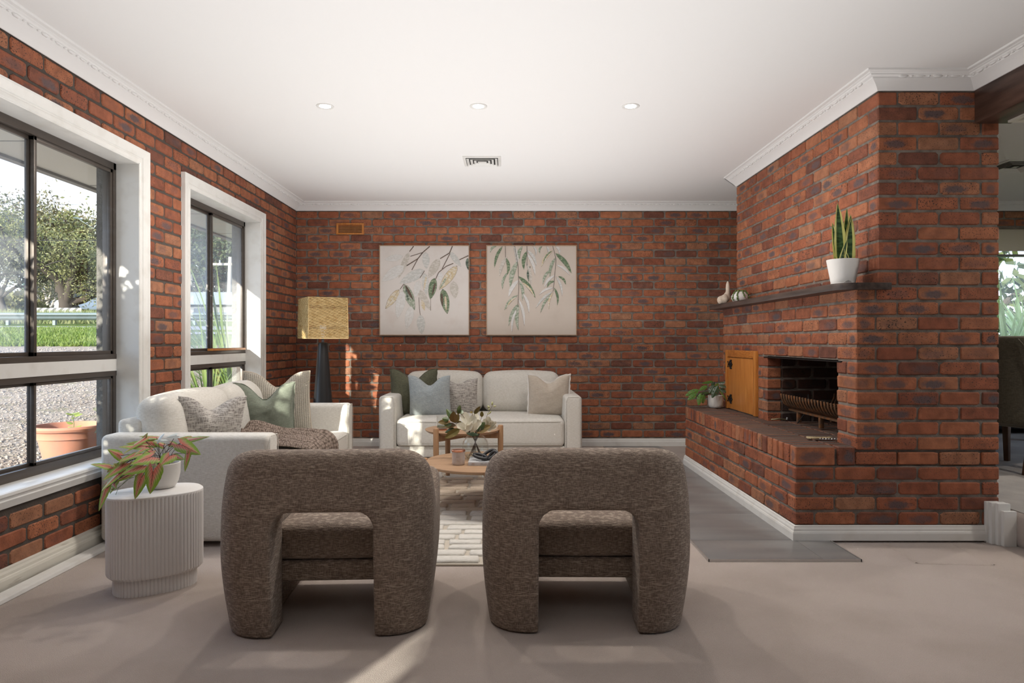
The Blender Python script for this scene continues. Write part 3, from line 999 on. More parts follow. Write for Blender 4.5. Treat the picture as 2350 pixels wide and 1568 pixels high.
# grey tiled apron round the hearth
tp = empty('hearth_tiling', (0, 0, 0), label='grey stone tile apron laid on the carpet around the brick hearth', cat='tiled floor', kind='structure')
g = MB(); g.box((1.06, 3.555, .001), (1.851, YF - .02, .0085)); g.box((1.06, YF - .02, .001), (XH + .02, 7.42, .0085)); g.build('grout_bed', M['grout'], tp)
g = MB(); g.box((1.052, 3.549, .0), (1.856, 3.556, .013)); g.box((1.050, 3.549, 0), (1.057, 7.42, .013)); g.box((1.851, 3.549, 0), (1.857, YF - .02, .013))
g.build('edge_strip', M['alu'], tp)['label'] = 'thin aluminium edge strip'
ys = [3.558, 3.902]
while ys[-1] < 7.3: ys.append(min(ys[-1] + .6, 7.415))
for i, (a, b) in enumerate(zip(ys[:-1], ys[1:])):
    for (xa, xb) in (((1.059, 1.656), (1.660, 1.849)) if i == 0 else ((1.059, 1.656),)):
        MB().box((xa, a + .0012, .004), (xb, b - .0012, .0115)).build('tile', M['tile'], tp, bevel=.0012)

# ---------------- ceiling, cornices
cl = MB(); cl.box((XL - .03, -4.0, ZC), (6.9, YB + .03, ZC + .06))
ceiling = struct('ceiling', cl, M['plaster'], label='plain white plaster ceiling')
dz = ZC - ZK
cp = [(0, 0), (.006, 0), (.010, .004), (.016, .012), (.026, .022), (.040, .034), (.056, .044), (.066, .049), (.068, .056), (.080, .060), (.086, .064), (.088, .068), (.096, .070), (.100, .074), (.118, .0765), (.122, dz)]


def cornice(name, path, label, beads=True):
    v, f = extrude_path([(a, ZK + b) for a, b in cp], path)
    c = link(name, mesh(name, v, f, True, 35), M['plaster']); c['kind'] = 'structure'; c['label'] = label
    if beads:
        mb = MB()
        for a, b in zip(path[:-1], path[1:]):
            a = Vector(a); b = Vector(b); d = (b - a); L_ = d.length; d.normalize(); nn = Vector((-d.y, d.x))
            s = .06; i = 0
            while s < L_ - .06:
                q = a + d * s + nn * .074
                r = .0075 if i % 4 else .010
                hl = .028 if i % 2 == 0 else .008
                vv, fv = tube([(q.x - d.x * hl, q.y - d.y * hl, ZK + .060), (q.x - d.x * hl * .5, q.y - d.y * hl * .5, ZK + .0585), (q.x + d.x * hl * .5, q.y + d.y * hl * .5, ZK + .0585), (q.x + d.x * hl, q.y + d.y * hl, ZK + .060)], [r * .4, r, r, r * .4], 5)
                mb.add(vv, fv)
                s += .050 if i % 2 == 0 else .048
                i += 1
        bo = mb.build('bead_moulding', M['plaster'], c, smooth=True); bo['kind'] = 'stuff'
    return c


cornice('trim_1', [(6.8, YB), (XL, YB), (XL, -3.95)], 'white moulded plaster cornice round the left and far walls')
cornice('trim_2', [(2.69, -3.95), (2.69, YF), (XU, YF), (XU, YE)], 'white moulded plaster cornice stepping round the chimney')
c_ = link('trim_9', mesh('c', *extrude_path([(a, ZK + b) for a, b in cp], [(XU, YE), (2.9, YE), (XE, 5.0), (2.84, YF)]), True, 35), M['plaster']); c_['kind'] = 'structure'
# beam over the step
o = struct('trim_4', MB().box((2.69, -4.0, 2.41), (2.90, YF - .001, ZK + .02)), M['beam'], label='dark stained timber beam over the step', bevel=.006)
o = struct('trim_5', MB().box((2.69, -4.0, ZK + .02), (2.90, YF, ZC)), M['plaster'], label='plaster bulkhead above the beam')
struct('trim_6', MB().box((2.84, -4.0, 2.398), (2.93, YF - .06, 2.412)), M['paint_old'], label='pale painted batten under the beam')

# ---------------- skirting boards
bp_ = [(0, 0), (.030, 0), (.030, .055), (.026, .066), (.022, .070), (.020, .082), (.014, .092), (.012, .100), (0, .104)]


def skirting(name, path, m, label, prof=bp_):
    v, f = extrude_path(prof, path)
    o = link(name, mesh(name, v, f), m); o['kind'] = 'structure'; o['label'] = label
    return o


skirting('baseboard_left', [(XL, 4.0), (XL, -3.95)], M['paint_old'], 'aged cream moulded skirting below the near window, with a cracked joint')
skirting('baseboard_left_far', [(XL, YB), (XL, 4.006)], M['paint_old'], 'cream skirting behind the left sofa')
skirting('baseboard_back', [(2.8, YB), (XL, YB)], M['paint'], 'white skirting along the far wall', [(a * .6, b * .8) for a, b in bp_])
skirting('baseboard_right', [(2.75, YF), (XH, YF), (XH, YE)], M['paint'], 'white skirting round the foot of the chimney', [(a * .7, b * .93 + .0115 if b < .01 else b * .93) for a, b in bp_])
# flat white duct lying on the carpet along the left skirting
v, f = extrude_path([(0.0, 0), (.076, 0), (.078, .004), (.074, .018), (.060, .021), (.004, .021), (0, .018)], [(XL + .045, 6.8), (XL + .045, -3.95)])
o = link('trim_7', mesh('duct', v, f), M['paint']); o['kind'] = 'structure'; o['label'] = 'flat white strip lying on the carpet along the skirting'
# upright mouldings that close the skirting at the step
tr = MB()
tr.box((2.745, YF - .022, 0), (2.82, YF - .001, .236)); tr.box((2.755, YF - .05, 0), (2.84, YF - .022, .236)); tr.box((2.775, YF - .075, 0), (2.845, YF - .05, .236))
tr.box((2.79, YF - .10, 0), (2.862, YF - .075, .198))
struct('trim_8', tr, M['paint'], label='stepped white upright moulding ending the skirting at the step', bevel=.003)

# ---------------- far ends of the room behind the camera and of the dining room
M['clay'] = mat('dark_clay_wall', (0.22, 0.10, 0.06), 0.9)
struct('wall_front', MB().box((XL - WT, -4.2, 0), (6.9, -4.0, ZC)), M['clay'], label='dark clay-coloured wall behind the camera')
we = MB(); we.box((6.8, -4.0, 0), (7.0, YB + .2, .9)); we.box((6.8, -4.0, 2.3), (7.0, YB + .2, ZC)); we.box((6.8, -4.0, .9), (7.0, 1.0, 2.3)); we.box((6.8, 2.8, .9), (7.0, 4.6, 2.3)); we.box((6.8, 6.6, .9), (7.0, YB + .2, 2.3))
struct('wall_dining', we, M['paint'], label='outer wall of the dining room')

# ---------------- left windows
XG = -2.469     # inner plane of the metal frame
def window(idx, a, b, label, panes=('glass_hazy', 'glass', 'glass', 'glass')):
    w_ = empty('window_%d' % idx, (0, 0, 0), label=label, kind='structure')
    m = (a + b) / 2 + .01
    # timber reveal lining
    r = MB()
    r.box((XG - .02, b - .012, SILL), (XL + .012, b + .006, HEAD)); r.box((XG - .02, a - .006, SILL), (XL + .012, a + .012, HEAD))
    r.box((XG - .02, a, HEAD - .012), (XL + .012, b, HEAD + .008))
    r.build('reveal', M['paint'], w_)['label'] = 'white painted timber reveal'
    # architrave: mitred moulding round three sides, profile (distance from opening edge outward, proud)
    ap = [(-.008, 0), (-.008, .018), (0, .022), (.018, .020), (.022, .014), (.030, .014), (.034, .020), (.050, .022), (.078, .024), (.086, .030), (.098, .030), (.100, .0)]
    pts = [(a, SILL), (a, HEAD), (b, HEAD), (b, SILL)]
    v = []; f = []
    for (y, z) in pts:
        sy = -1 if y == a else 1
        top = (z == HEAD)
        for (o_, pr) in ap:
            v.append((XL + pr - .004, y + sy * o_, z + (min(o_, .086) if top else 0)))
    n_ = len(ap)
    for i in range(3):
        for k in range(n_ - 1):
            f.append((i * n_ + k, i * n_ + k + 1, (i + 1) * n_ + k + 1, (i + 1) * n_ + k))
    link('architrave', mesh('architrave', v, f), M['paint'], w_)['label'] = 'stepped white architrave'
    # sill board with moulded nosing and apron
    s = MB()
    sp_ = [(-.16, 0), (.010, 0), (.022, -.004), (.024, -.018), (.016, -.024), (.016, -.034), (.020, -.040), (.014, -.060), (.010, -.075), (0, -.078)]
    v = []
    for y in (a - .098, b + .098):
        for (x, z) in sp_:
            v.append((XL + x if x > -.1 else XG - .01, y if x > -.1 else (a if y < a else b), SILL + z))
    k = len(sp_)
    s.add(v, [(i, i + 1, k + i + 1, k + i) for i in range(k - 1)] + [tuple(range(k)), tuple(range(2 * k - 1, k - 1, -1))])
    s.build('window_sill', M['paint'], w_)['label'] = 'white moulded window sill'
    # metal frame: perimeter, rails
    T = .030
    RZ0, RZ1 = .972, 1.045        # white transom board
    fr = MB()
    fr.box((XG - .07, b - T - .010, SILL), (XG, b - .010, HEAD - .01)); fr.box((XG - .07, a + .010, SILL), (XG, a + T + .010, HEAD - .01))
    fr.box((XG - .07, a, HEAD - .055), (XG, b, HEAD - .010)); fr.box((XG - .07, a, SILL + .0), (XG + .004, b, SILL + .048))
    fr.box((XG - .07, a, RZ1), (XG + .003, b, RZ1 + .032)); fr.box((XG - .07, a, RZ0 - .032), (XG + .003, b, RZ0))
    fr.build('window_frame', M['bronze'], w_, bevel=.0025)['label'] = 'dark bronze aluminium frame'
    MB().box((XG - .06, a + .008, RZ0), (XG + .006, b - .008, RZ1)).build('transom', M['paint'], w_)['label'] = 'white painted transom board'
    i = 0
    for (z0, z1) in ((RZ1 + .032, HEAD - .055), (SILL + .048, RZ0 - .032)):
        lo = z0 < .9
        for (ya, yb, dx) in ((a + .04, m + .020, -.040), (m - .012, b - .040, -.016)):
            t = .022 if not lo else .018
            sash = MB()
            X0, X1 = XG + dx - .012, XG + dx + .010
            tm = t + (.018 if (dx < -.02 and not lo) else .004)
            sash.box((X0, ya, z0), (X1, ya + t, z1)); sash.box((X0, yb - (tm if dx < -.02 else t), z0), (X1, yb, z1))
            sash.box((X0, ya, z0), (X1, yb, z0 + t)); sash.box((X0, ya, z1 - t), (X1, yb, z1))
            so = sash.build('sash', M['bronze'], w_, bevel=.002)
            MB().box((X0 + .008, ya + t - .003, z0 + t - .003), (X0 + .012, yb - t + .003, z1 - t + .003)).build('pane', M[panes[i]], so)
            i += 1
    return w_


w1 = window(1, *WIN[0], 'near left window with dark frame, looking onto gravel drive and road', ('glass_hazy', 'glass', 'glass', 'glass'))
w2 = window(2, *WIN[1], 'smaller-looking far left window with dark frame above the left sofa', ('glass_hazier', 'glass_hazy', 'glass', 'glass'))
w5 = window(5, *WIN[2], 'window in the left wall behind the camera', ('glass', 'glass', 'glass', 'glass'))
# loose strip of timber lying on the transom frame of window 2
o = MB().box((XG - .012, 5.60, 1.078), (XG + .022, 6.33, 1.096)).build('timber_strip', M['pine'])
tag(o, 'short orange-brown timber batten lying on the frame of the far left window', 'wood strip')
# eave outside
ev = MB(); ev.box((-3.34, -12, 2.40), (x0 - .001, 16, 2.43)); struct('soffit', ev, M['soffit'], label='pale eave lining outside the left windows')
sj = MB()
for y in np.arange(-3, 15, 1.2): sj.box((-3.33, y, 2.3985), (x0 - .02, y + .008, 2.4005))
sj.build('soffit_joint', M['dark_gap'], bpy.data.objects['soffit'])
rf = MB(); rf.box((-3.40, -12, 2.38), (-3.34, 16, 2.56)); rf.box((-3.38, -12, 2.50), (-2.5, 16, 2.60)); rf.box((-2.7, -12, 2.56), (7.2, 16, 2.80)) if False else None
rf.box((-3.34, -12, 2.75), (7.2, 9.0, 2.82)); rf.box((-3.34, -12, 2.43), (-3.30, 9.0, 2.78))
struct('roof_edge', rf, M['bronze'], label='fascia and roof over the left eave')

# ---------------- dining window in the far wall
w3 = empty('window_3', (0, 0, 0), label='dining room window with cream blind, green spiky leaves outside', kind='structure')
a, b, z0, z1 = WD
fr = MB()
fr.box((a, YB + .05, z0), (a + .04, YB + .12, z1)); fr.box((b - .04, YB + .05, z0), (b, YB + .12, z1)); fr.box((a, YB + .05, z1 - .03), (b, YB + .12, z1)); fr.box((a, YB + .05, z0), (b, YB + .12, z0 + .04))
fr.box((a, YB + .05, 1.00), (b, YB + .12, 1.035)); fr.box((a, YB + .04, 2.105), (b, YB + .13, 2.125))
fr.build('window_frame', M['bronze'], w3)
MB().box((a + .03, YB + .08, z0 + .03), (b - .03, YB + .084, z1 - .02)).build('pane', M['glass'], w3)
M['blind'] = mat('cream_blind', (0.55, 0.50, 0.40), 0.9)
MB().box((a + .03, YB + .045, 2.16), (b - .03, YB + .049, z1)).build('roller_blind', M['blind'], w3)
# dining side glazing
w4 = empty('window_4', (0, 0, 0), label='side windows of the dining room', kind='structure')
for (p, q) in ((1.0, 2.8), (4.6, 6.6)):
    fr = MB(); fr.box((6.85, p, .9), (6.92, p + .04, 2.3)); fr.box((6.85, q - .04, .9), (6.92, q, 2.3)); fr.box((6.85, p, .9), (6.92, q, .94)); fr.box((6.85, p, 2.26), (6.92, q, 2.3)); fr.box((6.85, (p + q) / 2 - .02, .9), (6.92, (p + q) / 2 + .02, 2.3))
    fo = fr.build('window_frame', M['bronze'], w4)
    MB().box((6.88, p, .93), (6.884, q, 2.27)).build('pane', M['glass'], fo)

# ---------------- ceiling lights and vents
M['lamp_on'] = mat('lit_diffuser', (1, 1, 1), 0.5, emit=((1.0, 0.93, 0.84), 22.0))
DL_W = 9.0
def downlight(x, y, lab, real=True):
    d = empty('downlight', (x, y, ZC), label=lab, cat='ceiling light', group='recessed ceiling downlights')
    v, f = lathe([(.036, -.001), (.050, -.004), (.056, -.0025), (.057, 0)], 28)
    link('bezel', mesh('bezel', v, f, True), M['paint'], d)
    v, f = lathe([(0.0, -.0015), (.036, -.0015)], 28)
    link('diffuser', mesh('diffuser', v, [q for q in f][:], False), M['lamp_on'], d)
    l = bpy.data.lights.new('downlight_lamp', 'AREA'); l.shape = 'DISK'; l.size = .14; l.energy = DL_W; l.color = (1.0, .93, .85)
    lo = bpy.data.objects.new('downlight_lamp', l); COL.objects.link(lo); lo.parent = d; lo.location = (0, 0, -.008)
    return d
for (x, lab) in ((-1.187, 'leftmost of the three lit round ceiling downlights'), (-.190, 'middle one of the three lit round ceiling downlights'), (.800, 'rightmost of the three lit round ceiling downlights')):
    downlight(x, 4.405, lab)
for (x, y, lab) in ((4.4, 3.0, 'ceiling downlight over the dining room step'), (4.6, 4.9, 'ceiling downlight over the dining table')):
    dd = downlight(x, y, lab); dd['group'] = 'added dining room fill lights'; dd.children[-1].data.energy = 16  # out-of-view downlights added to lift the dark dining room
# square ceiling diffuser
def air_vent(x, y, s, name_lab, m=M['paint']):
    d = empty('ceiling_vent', (x, y, ZC), label=name_lab, cat='air vent')
    h = s / 2
    fr = MB(); v, f = extrude_path([(0, 0), (0, -.006), (.022, -.010), (.026, 0)], [(h, -h), (h, h), (-h, h), (-h, -h)], closed=True); fr.add(v, f); fr.build('frame', m, d)
    v, f = mesh_plate(h - .02, -.0005); link('backing', mesh('backing', v, f), M['dark_gap'], d)
    for i in range(4):
        r = h - .030 - i * .030
        v, f = extrude_path([(0, -.016), (.018, -.004)], [(r, -r), (r, r), (-r, r), (-r, -r)], closed=True)
        o = link('louvre', mesh('louvre', v, f), m, d)
        sm_ = o.modifiers.new('t', 'SOLIDIFY'); sm_.thickness = .0015
    v, f = mesh_plate(.022, -.012); link('centre_plate', mesh('centre_plate', v, f), m, d)
    return d
def mesh_plate(r, z):
    return [(-r, -r, z), (-r, r, z), (r, r, z), (r, -r, z)], [(0, 1, 2, 3)]
air_vent(-.215, 5.745, .315, 'square white louvred air vent in the living room ceiling')
air_vent(4.42, 5.9, .42, 'square ceiling vent over the dining room, right edge', M['paint'])
# ================================================================== FURNITURE
def mpart(name, me, m, parent, label=None, loc=None):
    o = link(name, me, m, parent)
    if label: o['label'] = label
    if loc: o.location = loc
    return o


# ---------------- sofas (local: width along x, front edge at y=0, depth to +y)
def sofa(loc, rz, W, label, grp=None):
    s = empty('sofa', loc, rz, label, 'sofa')
    D = .95; hw = W / 2; AW = .165
    m = M['linen']
    for sg in (-1, 1):
        me = shift_mesh(soft_box(AW / 2, D / 2, .3, .035, 8, (.004, 0, 0)), (sg * (hw - AW / 2), D / 2, .33))
        arm = mpart('arm', me, m, s)
        pts = [(sg * (hw - AW / 2) + dx, y, z) for (dx, y, z) in ((-AW / 2 + .012, -.001, .06), (-AW / 2 + .012, -.001, .58), (-AW / 2 + .03, .0, .622), (AW / 2 - .03, .0, .622), (AW / 2 - .012, -.001, .58), (AW / 2 - .012, -.001, .06))]
        MB().tube(pts, .0025, 5).build('seam', m, arm, smooth=True)
    mpart('base', shift_mesh(soft_box(hw - AW + .004, (D - .04) / 2, .055, .015, 6), (0, D / 2 + .01, .09)), m, s)
    mpart('back_frame', shift_mesh(soft_box(hw - AW + .004, .075, .33, .03, 8), (0, D - .08, .37)), m, s)
    sc = mpart('seat_cushion', shift_mesh(soft_box(hw - AW - .002, .375, .135, .045, 12, (0, .012, .022)), (0, .378, .275)), m, s)
    q = hw - AW - .006
    for z in (.165, .385):
        MB().tube([(-q + .05, .012, z), (-q + .005, .05, z)] and [(-q + .01, .03, z), (-q + .05, -.003, z), (0, -.012, z), (q - .05, -.003, z), (q - .01, .03, z)], .003, 5).build('piping', m, sc, smooth=True)
    cw = (W - 2 * AW) / 4 - .002
    for sg in (-1, 1):
        me = soft_box(cw, .115, .205, .085, 12, (.006, .04, .024))
        me = shift_mesh(me, (sg * (cw + .002), .735, .622), (-.10, 0, 0))
        mpart('back_cushion', me, m, s)
    for sx in (-1, 1):
        for y in (.08, D - .08):
            MB().add(*lathe([(.022, 0), (.028, .036)], 12)).build('foot', M['black_rubber'], s).location = (sx * (hw - .1), y, 0)
    return s


sofa((-1.335, 4.815, 0), PI / 2, 2.055, 'cream linen two-seat sofa under the left windows with a brown throw')
sofa((-.2625, 6.50, 0), 0, 1.955, 'cream linen two-seat sofa against the far wall below the paintings')


# ---------------- scatter cushions
def cushion(label, loc, size, thick, yaw, lean, m, chop=.10, trim=None, flange=0, roll=0.0, name='scatter_cushion', ears=.05, seed=1):
    c = empty(name, loc, yaw, label, 'cushion')
    w_, h_ = size
    n = 26
    r = random.Random(seed)
    V = []; idx = {}
    us = [math.sin(PI / 2 * t) for t in np.linspace(-1, 1, n)]
    ph = r.uniform(0, 6)

    def pt(u, v, side):
        a = (1 - abs(u) ** 2.2); b = (1 - abs(v) ** 2.2)
        x = u * (w_ / 2) * (1 - ears * (1 - v * v) * 1.1)
        z = v * (h_ / 2) * (1 - ears * .6 * (1 - u * u))
        t = thick / 2 * (max(a, 0) ** .55) * (max(b, 0) ** .55)
        if chop:
            k = math.exp(-(u / .42) ** 2)
            top = max(0, (v + .15) / 1.15)
            z -= chop * k * top ** 1.5
            t *= 1 + .25 * k * top - .55 * math.exp(-(u / .12) ** 2) * max(0, v) ** 2
        t += .0035 * math.sin(9 * u + 5 * v + ph) * a * b + .003 * math.sin(17 * v - 7 * u + ph) * a * b
        return Vector((x, side * t, z + h_ / 2))
    f = []
    for side in (-1, 1):
        for i in range(n):
            for j in range(n):
                edge = i in (0, n - 1) or j in (0, n - 1)
                key = (i, j, 0 if edge else side)
                if key not in idx:
                    idx[key] = len(V); V.append(pt(us[i], us[j], side))
        for i in range(n - 1):
            for j in range(n - 1):
                q = [idx[(a, b, 0 if (a in (0, n - 1) or b in (0, n - 1)) else side)] for a, b in ((i, j), (i + 1, j), (i + 1, j + 1), (i, j + 1))]
                f.append(tuple(q) if side < 0 else tuple(q[::-1]))
    M_ = Euler((-lean, 0, 0)).to_matrix() @ Euler((0, roll, 0)).to_matrix()
    V2 = [M_ @ p for p in V]
    me = mesh('cover', V2, f, True)
    cv = link('cover', me, m, c)
    ring = [V2[idx[(i, 0, 0)]] for i in range(n)] + [V2[idx[(n - 1, j, 0)]] for j in range(1, n)] + [V2[idx[(i, n - 1, 0)]] for i in range(n - 2, -1, -1)] + [V2[idx[(0, j, 0)]] for j in range(n - 2, -1, -1)]
    ctr = M_ @ Vector((0, 0, h_ / 2))
    if flange:
        v = []; ff = []
        for k, p in enumerate(ring):
            d = (p - ctr); d.normalize()
            q = p + d * flange * (1 + .25 * math.sin(k * 1.7 + ph))
            nn = M_ @ Vector((0, .0025, 0)); wv = M_ @ Vector((0, .003 * math.sin(k * 1.1), 0))
            v += [p + nn, q + nn + wv, q - nn + wv, p - nn]
        L_ = len(ring)
        for k in range(L_ - 1):
            for t in range(4):
                ff.append((4 * k + t, 4 * k + (t + 1) % 4, 4 * k + 4 + (t + 1) % 4, 4 * k + 4 + t))
        link('flange', mesh('flange', v, ff, True, 40), trim or m, c)
    elif trim:
        MB().tube(ring, .0042, 6).build('piping', trim, c, smooth=True)
    return c


# on the far sofa
cushion('olive green linen cushion at the left end of the far sofa', (-.965, 6.985, .405), (.47, .47), .17, .10, -.14, M['olive'], .12, flange=.012, seed=1)
cushion('pale blue-grey cushion in front of the olive one on the far sofa', (-.775, 6.80, .405), (.43, .42), .15, -.10, -.16, M['blue'], .10, seed=2)
cushion('slubby grey tweed cushion beside the blue one on the far sofa', (-.50, 6.93, .405), (.40, .385), .14, -.05, -.16, M['tweed'], .06, seed=3, ears=.04)
cushion('beige linen cushion with white frayed edge at the right of the far sofa', (.415, 6.87, .405), (.42, .42), .15, -.02, -.16, M['beige'], .085, trim=M['white_trim'], flange=.016, seed=4)
# on the left sofa
M['waffle'] = mat('cream_waffle_cotton', (0.60, 0.555, 0.475), 0.95)
def waffle_nodes(m, sx, sz, depth, dark):
    nt = m.node_tree; L = nt.links.new
    tc = N(nt, 'ShaderNodeTexCoord'); sp = N(nt, 'ShaderNodeSeparateXYZ'); L(tc.outputs['Object'], sp.inputs[0])
    o = []
    for k, s in ((0, sx), (2, sz)):
        a = N(nt, 'ShaderNodeMath'); a.operation = 'MULTIPLY'; a.inputs[1].default_value = s; L(sp.outputs[k], a.inputs[0])
        b = N(nt, 'ShaderNodeMath'); b.operation = 'SINE'; L(a.outputs[0], b.inputs[0]); o.append(b)
    c = N(nt, 'ShaderNodeMath'); c.operation = 'MAXIMUM'; L(o[0].outputs[0], c.inputs[0]); L(o[1].outputs[0], c.inputs[1])
    bp = N(nt, 'ShaderNodeBump'); bp.inputs['Strength'].default_value = 1; bp.inputs['Distance'].default_value = depth
    L(c.outputs[0], bp.inputs['Height']); b = nt.nodes['Principled BSDF']; L(bp.outputs[0], b.inputs['Normal'])
    mr = N(nt, 'ShaderNodeMapRange'); mr.inputs['From Min'].default_value = -.6; mr.inputs['From Max'].default_value = .6; L(c.outputs[0], mr.inputs[0])
    mx = N(nt, 'ShaderNodeMixRGB'); col = b.inputs['Base Color'].default_value[:]; mx.inputs[1].default_value = rgb([k * dark for k in col[:3]]); mx.inputs[2].default_value = col
    L(mr.outputs[0], mx.inputs[0]); L(mx.outputs[0], b.inputs['Base Color'])
waffle_nodes(M['waffle'], 420, 620, .004, .62)
cushion('cream waffle-weave cushion with corded edge at the far end of the left sofa', (-1.85, 5.50, .40), (.52, .53), .17, .10, -.20, M['waffle'], .13, trim=M['natural_trim'], seed=5)
cushion('sage green cushion leaning in front of the waffle cushion on the left sofa', (-1.855, 5.18, .41), (.43, .44), .17, .30, -.18, M['sage'], .13, flange=.010, seed=6)
cushion('grey slub tweed cushion near the front arm of the left sofa', (-1.905, 4.27, .41), (.41, .42), .18, .70, -.24, M['tweed'], .09, seed=7, ears=.05, roll=.05)

# ---------------- throw
M['knit'] = mat('taupe_chunky_knit', (0.235, 0.175, 0.14), 0.95)
def knit_nodes(m):
    nt = m.node_tree; L = nt.links.new
    b = nt.nodes['Principled BSDF']
    tc = N(nt, 'ShaderNodeUVMap'); mp = N(nt, 'ShaderNodeMapping'); mp.inputs['Scale'].default_value = (1, 1, 1)
    vo = N(nt, 'ShaderNodeTexVoronoi'); vo.inputs['Scale'].default_value = 1; vo.inputs['Randomness'].default_value = .45
    L(tc.outputs[0], mp.inputs[0]); L(mp.outputs[0], vo.inputs['Vector'])
    bp = N(nt, 'ShaderNodeBump'); bp.invert = True; bp.inputs['Distance'].default_value = .006; bp.inputs['Strength'].default_value = 1
    L(vo.outputs['Distance'], bp.inputs['Height']); L(bp.outputs[0], b.inputs['Normal'])
    mr = N(nt, 'ShaderNodeMapRange'); mr.inputs['From Min'].default_value = .25; mr.inputs['From Max'].default_value = .75; L(vo.outputs['Distance'], mr.inputs[0])
    mx = N(nt, 'ShaderNodeMixRGB'); mx.inputs[1].default_value = rgb((.30, .235, .195)); mx.inputs[2].default_value = (.07, .048, .036, 1)
    L(mr.outputs[0], mx.inputs[0]); L(mx.outputs[0], b.inputs['Base Color'])
knit_nodes(M['knit'])
def throw():
    nu, nv = 120, 90
    V = []; UV = []
    for i in range(nu):
        s = i / (nu - 1)                       # back (s=0) .. over the front edge (s=1)
        for j in range(nv):
            t = j / (nv - 1)                   # near .. far along the sofa
            L_ = s * .98
            if L_ < .56:
                x = -1.93 + L_; z = .438 + .010 * math.sin(L_ * 5)
                if L_ > .44: z -= .25 * (L_ - .44) ** 2 * 3
            else:
                q = (L_ - .56); R_ = .05; a = min(q / R_, PI / 2)
                x = -1.37 + R_ * math.sin(a) ; z = .435 - R_ * (1 - math.cos(a)) - max(0, q - R_ * PI / 2)
            sp_ = 4.53 + .40 * t + .16 * (t) * s + .03 * math.sin(6 * s)
            fold = .030 * abs(math.sin(PI * (t * 3.2 + .5 * s + .2 * math.sin(4 * s)))) ** .6 + .020 * abs(math.sin(PI * (t * 6.1 - s * 1.2)))
            heap = .045 * math.exp(-((s - .10) / .16) ** 2) * (1 + .5 * math.sin(t * 9 + 1)) + .03 * math.exp(-((t - .85) / .12) ** 2)
            edge = min(1, 8 * t, 8 * (1 - t)); edge2 = min(1, 10 * s + .2)
            h = (fold + heap) * edge * edge2 + .004
            nx, nz = (0, 1) if L_ < .56 else (math.sin(a), math.cos(a))
            x += nx * h; z += nz * h
            sp_ += .012 * math.sin(15 * s + 4 * t) * (1 - edge) + .010 * math.sin(22 * s)
            V.append((x, sp_, z)); UV.append((s * 78, t * 40))
    f = [(i * nv + j, (i + 1) * nv + j, (i + 1) * nv + j + 1, i * nv + j + 1) for i in range(nu - 1) for j in range(nv - 1)]
    mb = MB(); mb.add(V, f, 0, UV)
    o = mb.build('throw_blanket', M['knit'], None, smooth=True)
    sm = o.modifiers.new('t', 'SOLIDIFY'); sm.thickness = .008; sm.offset = 1
    tag(o, 'chunky taupe knitted throw draped over the seat of the left sofa', 'blanket')
throw()

# ---------------- armchairs: curved shell with an arch cut through the back
def chair_mesh():
    def fn(X, Y, Z):
        # plan: rounded back corners, sides drawn in towards the foot and the top
        zz = np.clip(Z / .72, 0, 1)
        hw = .424 - .030 * (1 - np.clip(Z / .30, 0, 1)) ** 1.5 - .030 * np.clip((Z - .45) / .27, 0, 1) ** 2
        bk = .035 * (1 - np.clip(Z / .35, 0, 1)) ** 1.5 + .045 * np.clip((Z - .35) / .35, 0, 1) ** 1.6
        yb, yf = bk, .76
        # top line: high back, arms drop then swell at the front
        yl = np.clip((Y - .13) / .22, 0, 1)
        swell = .085 * np.exp(-((Y - .60) / .115) ** 2)
        ax = np.abs(X)
        top_arm = .480 + swell
        top = .722 - (.722 - top_arm) * (yl * yl * (3 - 2 * yl))
        top = top - .03 * np.clip((ax - .26) / .14, 0, 1) ** 2 * (1 - yl)
        def rbox(px, py, a0, a1, b0, b1, r):
            cx, cy = (a0 + a1) / 2, (b0 + b1) / 2
            dx = np.abs(px - cx) - ((a1 - a0) / 2 - r); dy = np.abs(py - cy) - ((b1 - b0) / 2 - r)
            return np.sqrt(np.maximum(dx, 0) ** 2 + np.maximum(dy, 0) ** 2) + np.minimum(np.maximum(dx, dy), 0) - r
        outer = rbox(X, Y, -hw, hw, yb, yf + 0 * X, .15)
        iy = .165 + .02 * np.clip((Z - .4) / .3, 0, 1)
        inw = .245 + .02 * np.clip((Z - .4) / .2, 0, 1)
        inner = rbox(X, Y, -inw, inw, iy, 2.0 + 0 * X, .12)
        body = smax(outer, -inner, .035)
        body = smax(body, Z - top, .055)
        body = np.maximum(body, -Z + .002)
        # arch through the back
        da = np.abs(X) - (.196 - .10 * 0); dz_ = Z - .492
        q = np.maximum(da + .07, 0); p = np.maximum(dz_ + .07, 0)
        arch = np.sqrt(q * q + p * p) + np.minimum(np.maximum(da + .07, dz_ + .07), 0) - .07
        arch = np.maximum(arch, Y - .30)
        body = smax(body, -arch, .012)
        # feet curve in at the front of the side panels
        return body
    return surface_nets(fn, (-.45, -.04, -.03), (.45, .82, .78), .0125)


cm_v, cm_f = chair_mesh()
ch_me = mesh('shell', cm_v, cm_f, True)
seat_me = shift_mesh(soft_box(.240, .262, .070, .035, 10, (0, .006, .022)), (0, .452, .325))
sbase_me = shift_mesh(soft_box(.240, .255, .042, .015, 6), (0, .450, .208))
def armchair(loc, rz, label):
    c = empty('armchair', loc, rz, label, 'armchair', 'pair of brown armchairs')
    mpart('shell', ch_me, M['boucle'], c); mpart('seat_cushion', seat_me, M['boucle'], c); mpart('seat_base', sbase_me, M['boucle'], c)
    return c
armchair((-.716, 2.600, 0), .05, 'left one of the two brown woven armchairs seen from behind')
armchair((.318, 2.635, 0), -.012, 'right one of the two brown woven armchairs seen from behind')

